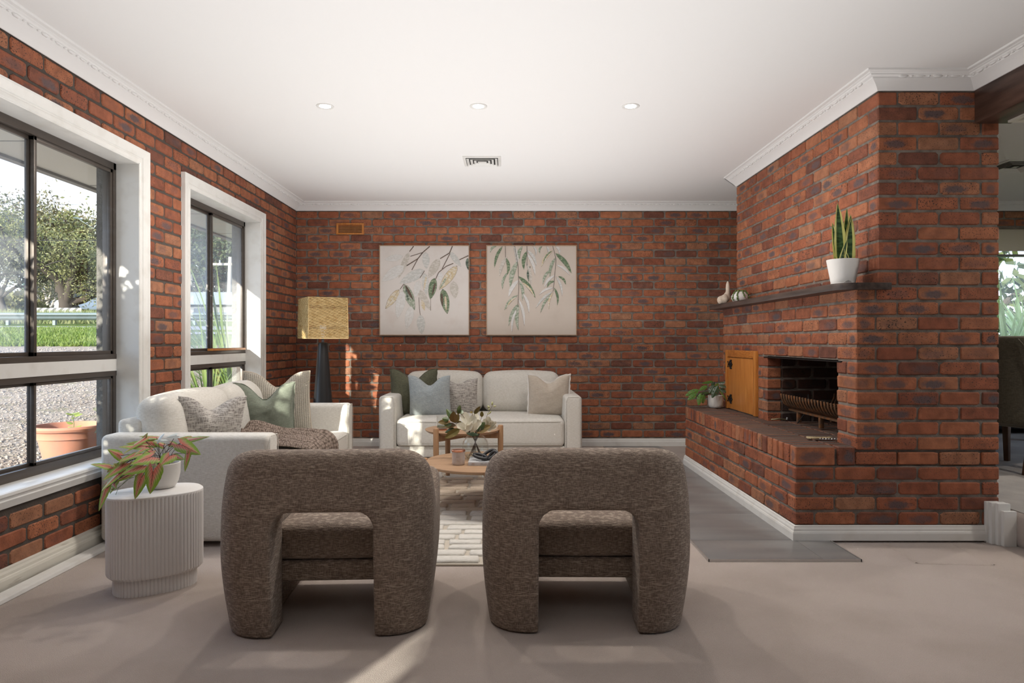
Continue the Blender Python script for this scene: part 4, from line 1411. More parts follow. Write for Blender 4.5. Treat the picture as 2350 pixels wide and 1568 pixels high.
# ---------------- rug with carved irregular blocks
M['rug_base'] = mat('rug_groove', (0.50, 0.45, 0.38), 1.0, .1, bump=(200, .6, .004))
M['rug_white'] = mat('ivory_wool_pile', (0.66, 0.635, 0.585), 1.0, .1, mix=(160, (.56, .53, .48), .45, .65, (.2, 1, 1)), bump=(220, .7, .005, (.15, 1, 1)))
M['rug_beige'] = mat('beige_wool_pile', (0.56, 0.47, 0.375), 1.0, .1, mix=(160, (.46, .38, .30), .45, .65, (.2, 1, 1)), bump=(220, .7, .005, (.15, 1, 1)))
rug = empty('rug', (-.40, 4.90, 0), label='ivory and beige wool rug with carved stone-like blocks under the coffee tables', cat='rug')
RX0, RX1, RY0, RY1 = -1.18, 1.10 - .15, -1.42, 1.42
MB().box((-.88, RY0, .001), (.92, RY1, .010)).build('backing', M['rug_base'], rug)
rr = random.Random(12)
y = RY0 + .004; row = 0
blocks = []
while y < RY1 - .04:
    hgt = min(rr.uniform(.085, .145), RY1 - y)
    x = -.876 - rr.uniform(0, .15)
    while x < .916:
        w_ = rr.uniform(.16, .36)
        xa, xb = max(x, -.876), min(x + w_, .916)
        if xb - xa > .03:
            wy = 4.90 + y
            beige = 4.55 < wy + .05 * math.sin(x * 6) < 5.60 or rr.random() < .08
            c = (xa + xb) / 2, y + hgt / 2
            blocks.append((xa + .007, xb - .007, y + .006, y + hgt - .006, beige))
        x += w_
    y += hgt
def block_mb(mb, b):
    xa, xb, ya, yb, _ = b
    j = lambda s=.012: rr.uniform(-s, s)
    base = [(xa + abs(j()), ya + abs(j())), ((xa + xb) / 2 + j(), ya + abs(j(.008))), (xb - abs(j()), ya + abs(j())), (xb - abs(j(.008)), (ya + yb) / 2 + j(.02)),
            (xb - abs(j()), yb - abs(j())), ((xa + xb) / 2 + j(), yb - abs(j(.008))), (xa + abs(j()), yb - abs(j())), (xa + abs(j(.008)), (ya + yb) / 2 + j(.02))]
    cx = sum(p[0] for p in base) / 8; cy = sum(p[1] for p in base) / 8
    v = []
    for z, s in ((.009, 0), (.019, .002), (.0235, .010)):
        for (px, py) in base:
            dx, dy = px - cx, py - cy; l = math.hypot(dx, dy)
            v.append((px - dx / l * s, py - dy / l * s, z))
    v.append((cx, cy, .025))
    f = []
    for r_ in (0, 1):
        for i in range(8): f.append((r_ * 8 + i, r_ * 8 + (i + 1) % 8, r_ * 8 + 8 + (i + 1) % 8, r_ * 8 + 8 + i))
    for i in range(8): f.append((16 + i, 16 + (i + 1) % 8, 24))
    mb.add(v, f)
for b in blocks:
    mb = MB(); block_mb(mb, b)
    mb.build('pile_block', M['rug_beige'] if b[4] else M['rug_white'], rug, smooth=True, angle=60)

# ---------------- nesting coffee tables
def coffee_table(loc, R_, H, leg_angles, leg_top, label):
    t = empty('coffee_table', loc, 0, label, 'table', 'nesting oak coffee tables')
    v, f = lathe([(0, H - .024), (R_ - .022, H - .022), (R_ - .004, H - .008), (R_, H - .003), (R_ - .001, H), (0, H)], 72)
    link('tabletop', mesh('tabletop', v, [q for q in f], True, 30), M['oak'], t)
    rr_ = R_ + .006
    for a in leg_angles:
        a = math.radians(a)
        v, f = lathe([(.017, 0), (.0215, .04), (.0225, leg_top - .012), (.020, leg_top - .003), (.015, leg_top)], 20)
        l = link('leg', mesh('leg', v, f, True, 40), M['oak_leg'], t); l.location = (rr_ * math.cos(a), rr_ * math.sin(a), 0)
        p = Vector((rr_ * math.cos(a), rr_ * math.sin(a), 0)); d = p.normalized(); n_ = Vector((-d.y, d.x, 0)) * .011
        z0, z1 = H - .072, H - .026
        q = p - d * .018
        vv = [(-n_) + Vector((0, 0, z0)), n_ + Vector((0, 0, z0)), q + n_ + Vector((0, 0, z0)), q - n_ + Vector((0, 0, z0)), (-n_) + Vector((0, 0, z1)), n_ + Vector((0, 0, z1)), q + n_ + Vector((0, 0, z1)), q - n_ + Vector((0, 0, z1))]
        MB().add(vv, [(0, 3, 2, 1), (4, 5, 6, 7), (0, 1, 5, 4), (1, 2, 6, 5), (2, 3, 7, 6), (3, 0, 4, 7)]).build('cross_rail', M['oak_leg'], t)
    return t
RZ = .0256
coffee_table((-.362, 5.45, RZ), .300, .428, (-5, 118, 232), .462, 'taller round oak nesting table behind, holding a glass tumbler')
coffee_table((-.165, 4.66, RZ), .410, .308, (172, -84, 52), .318, 'lower round oak nesting table in front, holding book, candle and vase')

# ---------------- fluted side table
def fluted(a, b, z0, z1, n, depth, cap):
    V = []; f = []
    K = n * 8
    prof = [(z0, .94, 0), (z0 + .012, 1.0, 1), (z1 - .016, 1.0, 1), (z1 - .010, 1.0, .0), (z1 - .003, .995, 0), (z1, .975, 0)] if cap else [(z0, 1, 1), (z1, 1, 1)]
    for (z, s, fl_) in prof:
        for k in range(K):
            th = 2 * PI * k / K
            ce, se = math.cos(th), math.sin(th)
            r = (abs(ce) ** 2.5 + abs(se) ** 2.5) ** (-1 / 2.5)
            g = (abs(math.sin(n * th / 2)) ** .6)
            dd = 1 - depth * (1 - g) * fl_ / a
            V.append((a * r * ce * s * dd, b * r * se * s * dd, z))
    m_ = len(prof)
    for i in range(m_ - 1):
        for k in range(K): f.append((i * K + k, i * K + (k + 1) % K, (i + 1) * K + (k + 1) % K, (i + 1) * K + k))
    f.append(tuple((m_ - 1) * K + k for k in range(K))); f.append(tuple(range(K - 1, -1, -1)))
    return V, f
stl = empty('side_table', (-1.662, 3.20, 0), .62, 'white fluted oval side table holding the pink and green potted plant', 'table')
v, f = fluted(.205, .145, .078, .452, 80, .007, True)
link('drum', mesh('drum', v, f, True, 38), M['white_table'], stl)
v, f = fluted(.178, .122, 0, .080, 70, .007, False)
link('plinth', mesh('plinth', v, f, True, 38), M['white_table'], stl)

# ---------------- floor lamp with woven square shade
lp = empty('floor_lamp', (-1.800, 6.60, 0), math.radians(31), 'tall floor lamp with black cone base and square woven rattan shade', 'lamp')
v, f = lathe([(.0, 0), (.138, 0), (.142, .006), (.138, .02), (.092, .54), (.046, 1.128), (.044, 1.140), (.036, 1.146), (.012, 1.148), (.011, 1.20), (0, 1.20)], 40)
link('base', mesh('base', v, f, True, 35), M['black_lamp'], lp)
H0, H1, hs = 1.185, 1.572, .185
def shade():
    mb = MB()
    rr_ = random.Random(3)
    n_r = 30
    fr = MB()
    for z in (H0, H1):
        s = hs * (1.03 if z == H0 else 1.0)
        fr.tube([(-s, -s, z), (s, -s, z), (s, s, z), (-s, s, z), (-s, -s, z)], .004, 6)
    for sx in (-1, 1):
        for sy in (-1, 1): fr.tube([(sx * hs * 1.03, sy * hs * 1.03, H0), (sx * hs, sy * hs, H1)], .005, 6)
    sh = fr.build('lamp_shade', M['rattan'], lp, smooth=True)
    sh['label'] = 'square shade of pale woven rattan'
    for side in range(4):
        a = side * PI / 2
        R_ = Matrix.Rotation(a, 4, 'Z')
        # uprights
        for i in range(n_r):
            x = -hs + 2 * hs * (i + .5) / n_r
            mb.tube([R_ @ Vector((x * 1.03, -hs * 1.03, H0)), R_ @ Vector((x, -hs, H1))], .0022, 4, cap=False)
        z = H0 + .008; k = 0
        while z < H1 - .004:
            t = (z - H0) / (H1 - H0)
            band = .23 < t < .30 or .72 < t < .79
            s = hs * (1.03 - .03 * t)
            pts = []
            nn = 2 * n_r
            ph = (k % 2) * PI
            for i in range(nn + 1):
                x = -s + 2 * s * i / nn
                pts.append(R_ @ Vector((x, -s - .0045 * math.sin(PI * i / 1.0 * 1.0 + ph + PI / 2) * (1 if True else 0), z + .004 * math.sin(i * .55 + k * 2.1) + rr_.uniform(-.0012, .0012))))
            mb.tube(pts, .0026 if band else .0052, 4, cap=False)
            z += .0165 if band else .0094
            k += 1
    w_ = mb.build('weave', M['rattan'], sh, smooth=True); w_['kind'] = 'stuff'
    for sx in ((1, 0), (0, 1)):
        MB().tube([(-hs * sx[0], -hs * sx[1], 1.235), (hs * sx[0], hs * sx[1], 1.235)], .003, 6).build('spider_rod', M['black_metal'], sh)
shade()
v, f = lathe([(0, 1.20), (.014, 1.20), (.016, 1.235), (.030, 1.27), (.034, 1.295), (.026, 1.32), (0, 1.33)], 20)
M['bulb'] = mat('frosted_bulb', (.85, .84, .82), .3)
link('bulb', mesh('bulb', v, f, True), M['bulb'], lp)

# ---------------- paintings
def painting(x0, x1, z0, z1, label, groups, canvas):
    p = empty('painting', ((x0 + x1) / 2, YB - .004, (z0 + z1) / 2), 0, label, 'painting')
    w_, h_ = (x1 - x0) / 2, (z1 - z0) / 2
    MB().box((-w_ + .008, -.034, -h_ + .008), (w_ - .008, 0, h_ - .008)).build('canvas', canvas, p)
    fr = MB()
    t = .007
    fr.box((-w_, -.042, -h_), (w_, 0, -h_ + t)); fr.box((-w_, -.042, h_ - t), (w_, 0, h_)); fr.box((-w_, -.042, -h_ + t), (-w_ + t, 0, h_ - t)); fr.box((w_ - t, -.042, -h_ + t), (w_, 0, h_ - t))
    fr.build('frame', M['oak'], p)
    return p, w_, h_
M['canvas1'] = mat('painted_canvas_grey_white', (0.60, 0.555, 0.52), .8, .2, mix=(5, (.56, .50, .46), .5, .7), bump=(200, .2, .001))
M['canvas2'] = mat('painted_canvas_warm', (0.52, 0.45, 0.39), .8, .2, mix=(3, (.48, .41, .35), .5, .7), bump=(200, .2, .001))
PC = {k: mat('paint_' + k, c, .6, .3, mix=(40, c2, .45, .62, (1, 1, 2))) for k, c, c2 in (
    ('pale', (.55, .53, .505), (.60, .585, .565)), ('silver', (.46, .455, .43), (.57, .555, .53)), ('taupe', (.44, .40, .35), (.54, .505, .46)), ('ochre', (.52, .42, .27), (.60, .55, .47)),
    ('green', (.10, .15, .085), (.26, .30, .20)), ('mid', (.22, .27, .19), (.42, .43, .36)), ('dark', (.055, .075, .06), (.18, .22, .17)), ('brown', (.13, .085, .06), (.06, .045, .038)), ('line', (.12, .10, .09), (.2, .17, .15)))}


def pleaf(mb, bx, by, tx, ty, w, y, curve=0.0, seg=9):
    """painted leaf from base to tip, flat; w = max half width"""
    d = Vector((tx - bx, ty - by)); L_ = d.length; d.normalize(); n = Vector((-d.y, d.x))
    A = []; B = []
    for i in range(seg + 1):
        t = i / seg
        ww = w * math.sin(PI * min(1, t * .96 + .03) ** .85) ** .8 if 0 < t < 1 else 0.0
        c = Vector((bx, by)) + d * L_ * t + n * curve * math.sin(PI * t)
        A.append(c + n * ww); B.append(c - n * ww)
    v = [(p.x, y, p.y) for p in A] + [(p.x, y, p.y) for p in B]
    s = seg + 1
    mb.add(v, [(i, s + i, s + i + 1, i + 1) for i in range(seg)])
    return A, B


def pline(mb, pts, w, y):
    for a, b in zip(pts[:-1], pts[1:]):
        a = Vector(a); b = Vector(b); d = (b - a).normalized(); n = Vector((-d.y, d.x)) * w
        mb.add([((a - n).x, y, (a - n).y), ((a + n).x, y, (a + n).y), ((b + n).x, y, (b + n).y), ((b - n).x, y, (b - n).y)], [(0, 3, 2, 1)])


def conv(p, ox, oy, w_, h_, s):     # zoomed photo pixels -> local painting coordinates
    return [((p[i] - ox) / s * 2 * w_ - w_, h_ - (p[i + 1] - oy) / s * 2 * h_) for i in range(0, len(p), 2)]


p1, w_, h_ = painting(-1.412, -.421, 1.222, 2.215, 'left painting: broad pale grey and green gum leaves hanging from branches', None, M['canvas1'])
C1 = lambda *p: conv(p, 140, 107, w_, h_, 955)
LV1 = [  # base, tip, half width, colour
    (390, 225, 195, 262, 40, 'pale'), (455, 180, 345, 455, 36, 'taupe'), (400, 325, 165, 490, 62, 'pale'), (620, 370, 355, 512, 62, 'silver'), (630, 180, 640, 360, 44, 'silver'),
    (775, 252, 660, 455, 52, 'taupe'), (890, 178, 1008, 335, 34, 'silver'), (965, 325, 775, 580, 52, 'ochre'), (620, 400, 640, 640, 40, 'silver'), (725, 455, 680, 680, 48, 'green'),
    (405, 520, 515, 795, 52, 'mid'), (350, 578, 205, 780, 44, 'ochre'), (390, 590, 330, 885, 56, 'pale'), (480, 750, 430, 995, 50, 'pale'), (575, 845, 590, 1048, 50, 'silver'),
    (812, 570, 862, 835, 52, 'green'), (925, 490, 945, 672, 50, 'taupe'), (555, 575, 688, 800, 40, 'taupe'), (590, 690, 620, 800, 22, 'ochre'), (560, 480, 520, 660, 40, 'pale'), (1075, 245, 1085, 370, 26, 'dark'), (790, 390, 780, 480, 30, 'pale')]
LV1 += [(415, 530, 500, 690, 16, 'brown'), (735, 500, 700, 640, 12, 'brown'), (838, 640, 850, 800, 14, 'ochre'), (640, 430, 610, 590, 12, 'ochre'), (950, 350, 890, 480, 18, 'ochre'), (800, 610, 810, 760, 14, 'brown'), (420, 560, 450, 700, 12, 'dark'), (850, 450, 780, 570, 12, 'mid')]
for i, (bx, by, tx, ty, hw_, c) in enumerate(LV1):
    (a, b), = C1(bx, by); (c_, d_), = C1(tx, ty)
    mb = MB(); yy = -.0346 - .00006 * i
    A, B = pleaf(mb, a, b, c_, d_, hw_ * .88 / 955, yy)
    mb.build('painted_leaf', PC[c], p1)
    if hw_ > 30:
        mb = MB(); pline(mb, A, .0011, yy - .00003); pline(mb, B, .0011, yy - .00003); pline(mb, [(a, b), (c_, d_)], .0009, yy - .00003)
        mb.build('painted_line', PC['taupe'] if c in ('pale', 'silver', 'taupe') else PC['line'], p1)
for pts, wd in (((505, 118, 460, 175), .006), ((675, 120, 600, 185, 550, 250, 430, 325), .0065), ((600, 185, 470, 225), .004), ((550, 250, 485, 370), .005), ((915, 118, 885, 190, 785, 250), .006), ((890, 195, 805, 360), .005), ((925, 300, 850, 330, 770, 395, 735, 470), .005), ((1085, 218, 990, 262), .006), ((620, 378, 570, 455), .004), ((400, 518, 360, 575), .004), ((560, 660, 565, 780, 575, 845), .003), ((685, 680, 685, 800), .002)):
    mb = MB(); pline(mb, C1(*pts), wd * .75, -.0375); mb.build('painted_branch', PC['brown'], p1)
p2, w_, h_ = painting(-.236, .761, 1.222, 2.215, 'right painting: narrow green willow-like leaves hanging in three sprays', None, M['canvas2'])
C2 = lambda *p: conv(p, 1268, 110, w_, h_, 957)
rr = random.Random(5)
LV2 = [(1440, 120, 1355, 350, 18, 'green'), (1375, 120, 1310, 190, 14, 'mid'), (1490, 230, 1410, 440, 22, 'taupe'), (1480, 245, 1490, 430, 20, 'green'), (1490, 400, 1440, 580, 16, 'mid'),
       (1560, 120, 1590, 330, 22, 'silver'), (1600, 280, 1520, 560, 30, 'mid'), (1610, 480, 1505, 660, 24, 'pale'), (1650, 120, 1620, 260, 20, 'mid'), (1700, 170, 1665, 370, 24, 'green'), (1700, 160, 1800, 330, 18, 'silver'), (1700, 200, 1785, 430, 18, 'pale'),
       (1735, 330, 1720, 500, 14, 'dark'), (1690, 290, 1740, 540, 16, 'taupe'), (1610, 440, 1790, 670, 26, 'green'), (1640, 500, 1780, 665, 12, 'ochre'), (1620, 490, 1650, 700, 18, 'mid'), (1600, 640, 1460, 800, 20, 'mid'), (1590, 660, 1480, 790, 9, 'ochre'), (1655, 620, 1720, 830, 16, 'pale'), (1610, 680, 1670, 970, 16, 'pale'),
       (1605, 730, 1505, 970, 18, 'mid'), (1610, 740, 1608, 1015, 22, 'mid'), (1590, 790, 1540, 1035, 14, 'pale'), (1860, 120, 1835, 200, 12, 'mid'), (1905, 120, 1915, 230, 14, 'silver'), (1970, 165, 1850, 340, 20, 'ochre'), (1965, 170, 1870, 300, 9, 'green'), (2000, 195, 2170, 410, 26, 'green'), (2000, 120, 2040, 210, 16, 'silver'),
       (2000, 240, 1940, 450, 18, 'mid'), (2010, 320, 2150, 430, 14, 'pale'), (1945, 370, 1865, 530, 16, 'mid'), (1990, 430, 1880, 560, 16, 'pale'), (2030, 440, 2110, 530, 14, 'green'), (2005, 440, 2070, 650, 14, 'silver'), (1990, 490, 1910, 560, 16, 'green'), (1975, 560, 1825, 640, 14, 'pale'), (1985, 560, 2020, 750, 14, 'green'), (1970, 600, 1790, 780, 14, 'silver'), (1965, 620, 1840, 830, 14, 'mid'), (1975, 610, 1930, 790, 12, 'ochre'), (1760, 120, 1790, 220, 12, 'silver')]
for i, (bx, by, tx, ty, hw_, c) in enumerate(LV2):
    (a, b), = C2(bx, by); (c_, d_), = C2(tx, ty)
    mb = MB(); yy = -.0346 - .00006 * i
    A, B = pleaf(mb, a, b, c_, d_, hw_ * .9 / 957, yy, curve=.02 * (1 if tx > bx else -1))
    mb.build('painted_leaf', PC[c], p2)
    mb = MB(); pline(mb, B if tx > bx else A, .0010, yy - .00003); mb.build('painted_line', PC['line'], p2)
for pts in ((1568, 118, 1605, 330, 1612, 560, 1602, 760), (1970, 118, 2005, 260, 1992, 430, 1975, 600), (1698, 118, 1700, 330), (1470, 118, 1472, 240)):
    mb = MB(); pline(mb, C2(*pts), .0028, -.0378); mb.build('painted_branch', PC['line'], p2)

# wooden wall vent
wv = empty('wall_vent', (-1.740, YB, 2.400), 0, 'small orange-brown timber louvred vent high on the far brick wall', 'air vent')
fr = MB(); fr.box((-.153, -.014, -.062), (.153, .02, -.046)); fr.box((-.153, -.014, .046), (.153, .02, .062)); fr.box((-.153, -.014, -.046), (-.130, .02, .046)); fr.box((.130, -.014, -.046), (.153, .02, .046))
fr.build('frame', M['pine'], wv, bevel=.002)
MB().box((-.131, .012, -.047), (.131, .018, .047)).build('backing', M['dark_gap'], wv)
for i in range(7):
    z = -.038 + i * .0127
    MB().add([(-.13, -.008, z - .004), (.13, -.008, z - .004), (.13, .010, z + .003), (-.13, .010, z + .003), (-.13, -.008, z), (.13, -.008, z), (.13, .010, z + .007), (-.13, .010, z + .007)],
             [(0, 3, 2, 1), (4, 5, 6, 7), (0, 1, 5, 4), (1, 2, 6, 5), (2, 3, 7, 6), (3, 0, 4, 7)]).build('louvre', M['pine'], wv)
# ================================================================== DECOR
def leaf_geo(att, tip, W, normal, kind='arrow', fold=.25, droop=.12, seg=10, back=.32):
    """leaf from attachment to tip; returns verts, faces, uv"""
    att = Vector(att); tip = Vector(tip)
    d = tip - att; L_ = d.length; d.normalize()
    s = d.cross(Vector(normal)).normalized(); n = s.cross(d).normalized()
    V = []; Fc = []; UV = []
    ts = np.linspace(-back, 1, seg + 1).tolist() if kind == 'arrow' else np.linspace(0, 1, seg + 1).tolist()
    for sg in (-1, 1):
        b0 = len(V)
        for t in ts:
            if kind == 'arrow':
                if t < 0:
                    u0 = W * .50 * (-t / back) ** .9; u1 = u0 + W * (1 - (-t / back) ** 2.2) * (1.0 - .50 * (-t / back)) + .0003
                else:
                    u0 = 0; u1 = W * (1 - t ** 1.75) ** .92
            elif kind == 'petal':
                u0 = 0; u1 = W * (.12 + .88 * min(1, t / .62) ** .9) * max(0, 1 - t ** 6) ** .55
            elif kind == 'ellipse':
                u0 = 0; u1 = W * max(0, math.sin(PI * t ** .85)) ** .75
            else:
                u0 = 0; u1 = W * (min(1, t * 7 + .25)) * (1 - t ** 2.6) ** .9
            for k in range(4):
                u = u0 + (u1 - u0) * k / 3
                z = -fold * u + .0 - droop * L_ * (max(t, 0) ** 2) + (0.05 * W * math.sin(t * 22 + k) if k == 3 else 0)
                V.append(att + d * (L_ * t) + s * (sg * u) + n * z)
                UV.append((sg * (u / W if t < 0 else k / 3), t))
        for i in range(len(ts) - 1):
            for k in range(3):
                a = b0 + i * 4 + k
                Fc.append((a, a + 1, a + 5, a + 4) if sg > 0 else (a, a + 4, a + 5, a + 1))
    return V, Fc, UV


def add_leaf(parent, m, root, att, tip, W, normal, kind='arrow', stem=None, stem_m=None, name='leaf', sag=.03, **kw):
    pl = parent.matrix_world if False else Matrix.Translation(parent.location).inverted()
    v, f, uv = leaf_geo(att, tip, W, normal, kind, **kw)
    o = MB().add([pl @ p for p in v], f, 0, uv).build(name, m, parent, smooth=True)
    if root is not None:
        a = Vector(root); b = Vector(att)
        mid = (a + b) / 2 + Vector((0, 0, sag))
        pts = [pl @ ((1 - t) ** 2 * a + 2 * t * (1 - t) * mid + t * t * b) for t in np.linspace(0, 1, 7).tolist()]
        MB().tube(pts, stem or .0013, 5).build('stem', stem_m, o, smooth=True)
    return o


# ---------------- pink and green arrowhead plant on the side table
M['cal'] = leaf_mat('arrowhead_leaf', (.3, .3, .1), mixer='caladium', rough=.45, trans=.2)
M['cal_pale'] = mat('pale_leaf_sheen', (.60, .66, .66), .3, .6)  # sky reflection on upturned leaves put in as pale colour
M['stem_dark'] = mat('dark_plant_stem', (.05, .03, .02), .5)
M['stem_green'] = mat('green_stem', (.10, .16, .05), .5)
BZ = .4525
cal = empty('potted_arrowhead_plant', (-1.668, 3.265, BZ), label='pink and green arrowhead plant trailing from a white bowl on the fluted table', cat='plant')
v, f = lathe([(0, 0), (.052, 0), (.060, .004), (.075, .030), (.083, .070), (.0835, .118), (.0795, .120), (.078, .116), (.076, .098), (0, .096)], 48)
bo = link('bowl', mesh('bowl', v, f, True, 40), M['white_ceramic'], cal)
v, f = lathe([(.0765, .097), (.05, .104), (.02, .108), (0, .109)], 24); link('soil', mesh('soil', v, f, True), M['soil'], cal)
Q = lambda x, y, Y: P(200 + x / 7.839, 980 + y / 7.839, Y)
CL = [  # attachment, tip, half width px, Y of attachment, Y of tip, normal tilt
    (430, 715, 75, 655, 75, 3.12, 3.02), (600, 520, 380, 402, 75, 3.20, 3.14), (660, 680, 280, 945, 70, 3.12, 3.02), (560, 850, 240, 1140, 62, 3.10, 2.98),
    (345, 1105, 200, 1505, 55, 3.06, 2.98), (500, 1000, 400, 1200, 50, 3.16, 3.10), (970, 920, 850, 1303, 88, 3.02, 2.985), (1190, 775, 1117, 1212, 130, 3.00, 2.97),
    (1000, 700, 605, 850, 100, 3.04, 2.98), (1150, 540, 790, 660, 110, 3.08, 3.0), (880, 490, 560, 620, 60, 3.16, 3.08), (1050, 350, 570, 345, 62, 3.22, 3.12),
    (1000, 230, 640, 465, 60, 3.22, 3.12), (1000, 235, 1085, 105, 40, 3.25, 3.25), (1200, 290, 700, 292, 66, 3.28, 3.2), (1250, 190, 935, 158, 34, 3.30, 3.24),
    (1680, 310, 2030, 487, 105, 3.20, 3.14), (1810, 240, 2190, 160, 50, 3.26, 3.22), (1810, 490, 1745, 812, 48, 3.16, 3.13), (1480, 520, 1310, 690, 110, 3.10, 3.05),
    (1560, 530, 1740, 580, 50, 3.20, 3.16), (1830, 200, 1650, 200, 44, 3.3, 3.3), (1150, 640, 1250, 700, 70, 3.14, 3.10), (700, 650, 420, 690, 55, 3.18, 3.10),
    (700, 560, 520, 660, 45, 3.22, 3.16), (760, 860, 480, 990, 50, 3.2, 3.14), (1290, 590, 1100, 650, 60, 3.16, 3.1), (470, 1030, 520, 1110, 40, 3.14, 3.12), (980, 830, 960, 960, 36, 3.14, 3.12), (1360, 330, 1180, 260, 50, 3.3, 3.26), (1500, 300, 1640, 330, 46, 3.26, 3.24)]
rr = random.Random(4)
for i, (ax, ay, tx, ty, hw_, Ya, Yt) in enumerate(CL):
    a = Q(ax, ay, Ya); t = Q(tx, ty, Yt)
    nrm = Vector((rr.uniform(-.25, .25), -1, .75 + rr.uniform(-.3, .3)))
    rt = Vector((-1.668 + rr.uniform(-.03, .03), 3.265 + rr.uniform(-.03, .03), BZ + .10))
    add_leaf(cal, M['cal'], rt, a, t, 1.28 * hw_ / 7.839 * Ya / F, nrm, 'arrow', .0013, M['stem_dark'], sag=.05 if ay < 600 else .07, fold=.22, droop=.06)
for i in range(14):
    ax, ay = rr.uniform(500, 1250), rr.uniform(380, 800); an = rr.uniform(2.4, 4.0)
    Ya = rr.uniform(3.14, 3.24); ln_ = rr.uniform(130, 230)
    add_leaf(cal, M['cal'], Vector((-1.668, 3.265, BZ + .10)), Q(ax, ay, Ya), Q(ax + ln_ * math.cos(an), ay - ln_ * math.sin(an) * .8, Ya - .05), rr.uniform(45, 80) / 7.839 * Ya / F, Vector((rr.uniform(-.4, .4), -1, rr.uniform(.4, 1.2))), 'arrow', .0012, M['stem_dark'], fold=.22, droop=.06)
for (ax, ay, tx, ty, hw_) in ((1270, 240, 1370, 110, 60), (1600, 150, 1420, 180, 60), (1400, 250, 1200, 235, 40)):
    rt = Vector((-1.668, 3.265, BZ + .10))
    add_leaf(cal, M['cal_pale'], rt, Q(ax, ay, 3.22), Q(tx, ty, 3.2), hw_ / 7.839 * 3.2 / F, Vector((0, -1, 1)), 'arrow', .0013, M['stem_dark'], fold=.3)['label'] = 'upturned leaf coloured pale for its sky reflection'
pl = Matrix.Translation(cal.location).inverted()
for k, pts in enumerate((((1100, 800), (700, 960), (620, 1050), (500, 1130), (330, 1110)), ((1000, 850), (760, 930), (560, 1100), (500, 1260), (400, 1285), (310, 1255)), ((900, 880), (760, 860), (650, 930), (520, 860)))):
    MB().tube([pl @ Q(x, y, 3.16 - .02 * j) for j, (x, y) in enumerate(pts)], .0011, 5).build('tendril', M['stem_green'], cal, smooth=True)

# ---------------- glass vase with magnolias on the low table
TZ = RZ + .308 + .0005
M['clear'] = glass_mat('clear_glass', 0, (.97, .98, .975))
M['water'] = glass_mat('water', 0, (.90, .90, .84))
M['petal'] = leaf_mat('magnolia_petal', (.74, .71, .60), (.66, .63, .50), .5, .35)
M['mag_green'] = mat('magnolia_leaf_top', (.045, .085, .035), .35, .5, mix=(8, (.10, .13, .03), .4, .6))
M['mag_brown'] = mat('magnolia_leaf_underside', (.17, .10, .03), .6, .3, mix=(8, (.12, .095, .02), .4, .6))
M['twig'] = mat('brown_twig', (.10, .070, .050), .8)
vx = (1091 - VX) * 4.74 / F
vase = empty('glass_vase', (vx, 4.74, TZ), label='clear rounded glass vase holding magnolia stems on the low coffee table', cat='vase')
pf = [(0, .002), (.045, .002), (.058, .006), (.080, .030), (.092, .062), (.094, .090), (.085, .124), (.066, .152), (.058, .160)]
v, f = lathe(pf + [(r - .003, z) for r, z in reversed(pf[2:])] + [(0, .006)], 48)
link('vase', mesh('vase', v, f, True), M['clear'], vase)
v, f = lathe([(0, .007), (.055, .008), (.068, .022), (.070, .026), (0, .026)], 40); link('water', mesh('water', v, f, True), M['water'], vase)
mg = empty('magnolia_bouquet', (vx, 4.74, TZ + .02), label='white magnolia flowers with green and brown leaves in the glass vase', cat='flowers')
plm = Matrix.Translation(mg.location).inverted()
R5 = lambda x, y, Y=4.74: P(990 + x / 13.824, 920 + y / 13.824, Y)
neck = Vector((vx, 4.74, TZ + .165))
st_ = rr
for i in range(9):
    a = i * 2.4
    foot = Vector((vx + .045 * math.cos(a), 4.74 + .045 * math.sin(a), TZ + .020))
    top = neck + Vector((-.05 * math.cos(a), -.03 * math.sin(a), .05))
    MB().tube([plm @ foot, plm @ (neck + Vector((.006 * math.cos(a), .006 * math.sin(a), -.06))), plm @ top], .0032 if i % 2 else .0022, 6).build('stem', M['twig'], mg, smooth=True)
def petal(att, tip, W, nrm, cup):
    v, f, uv = leaf_geo(att, tip, W, nrm, 'petal', fold=0, droop=0, seg=12)
    # cup the petal
    att = Vector(att); d = (Vector(tip) - att); L_ = d.length; d.normalize(); s = d.cross(Vector(nrm)).normalized(); n = s.cross(d)
    out = []
    for p in v:
        q = p - att; t = q.dot(d) / L_; u = q.dot(s) / W
        out.append(plm @ (p + n * (cup * L_ * (u * u * .55 * math.sin(PI * min(1, max(0, t))) + (t - .5) ** 2 * .9))))
    MB().add(out, f, 0, uv).build('petal', M['petal'], mg, smooth=True)
c1 = R5(1230, 880, 4.70)
for (tx, ty, w_, Y, cup, nz) in ((760, 800, 120, 4.62, .35, .5), (1000, 360, 150, 4.74, .25, .2), (1440, 410, 150, 4.76, .25, .2), (1590, 640, 120, 4.70, .35, .3), (1150, 980, 0, 4.6, .3, .6), (1380, 470, 130, 4.69, .3, .3), (1290, 690, 130, 4.60, .35, .8)):
    if w_: petal(c1, R5(tx, ty, Y), w_ / 13.8 * 4.7 / F * 1.05, Vector((0, -1, nz)), cup)
for (ax, ay, tx, ty, w_) in ((1100, 990, 1300, 700, 140), (1250, 1000, 1390, 760, 110), (1060, 960, 900, 740, 100), (1300, 990, 1540, 700, 110)):
    petal(R5(ax, ay, 4.66), R5(tx, ty, 4.62), w_ / 13.8 * 4.66 / F, Vector((0, -1, .6)), .35)
c2 = R5(1800, 900, 4.84)
for (tx, ty, w_) in ((1640, 570, 100), (1780, 480, 110), (1960, 620, 90), (2080, 660, 70), (2090, 830, 80), (1850, 1000, 70)):
    petal(c2, R5(tx, ty, 4.80), w_ / 13.8 * 4.8 / F, Vector((.2, -1, .4)), .35)
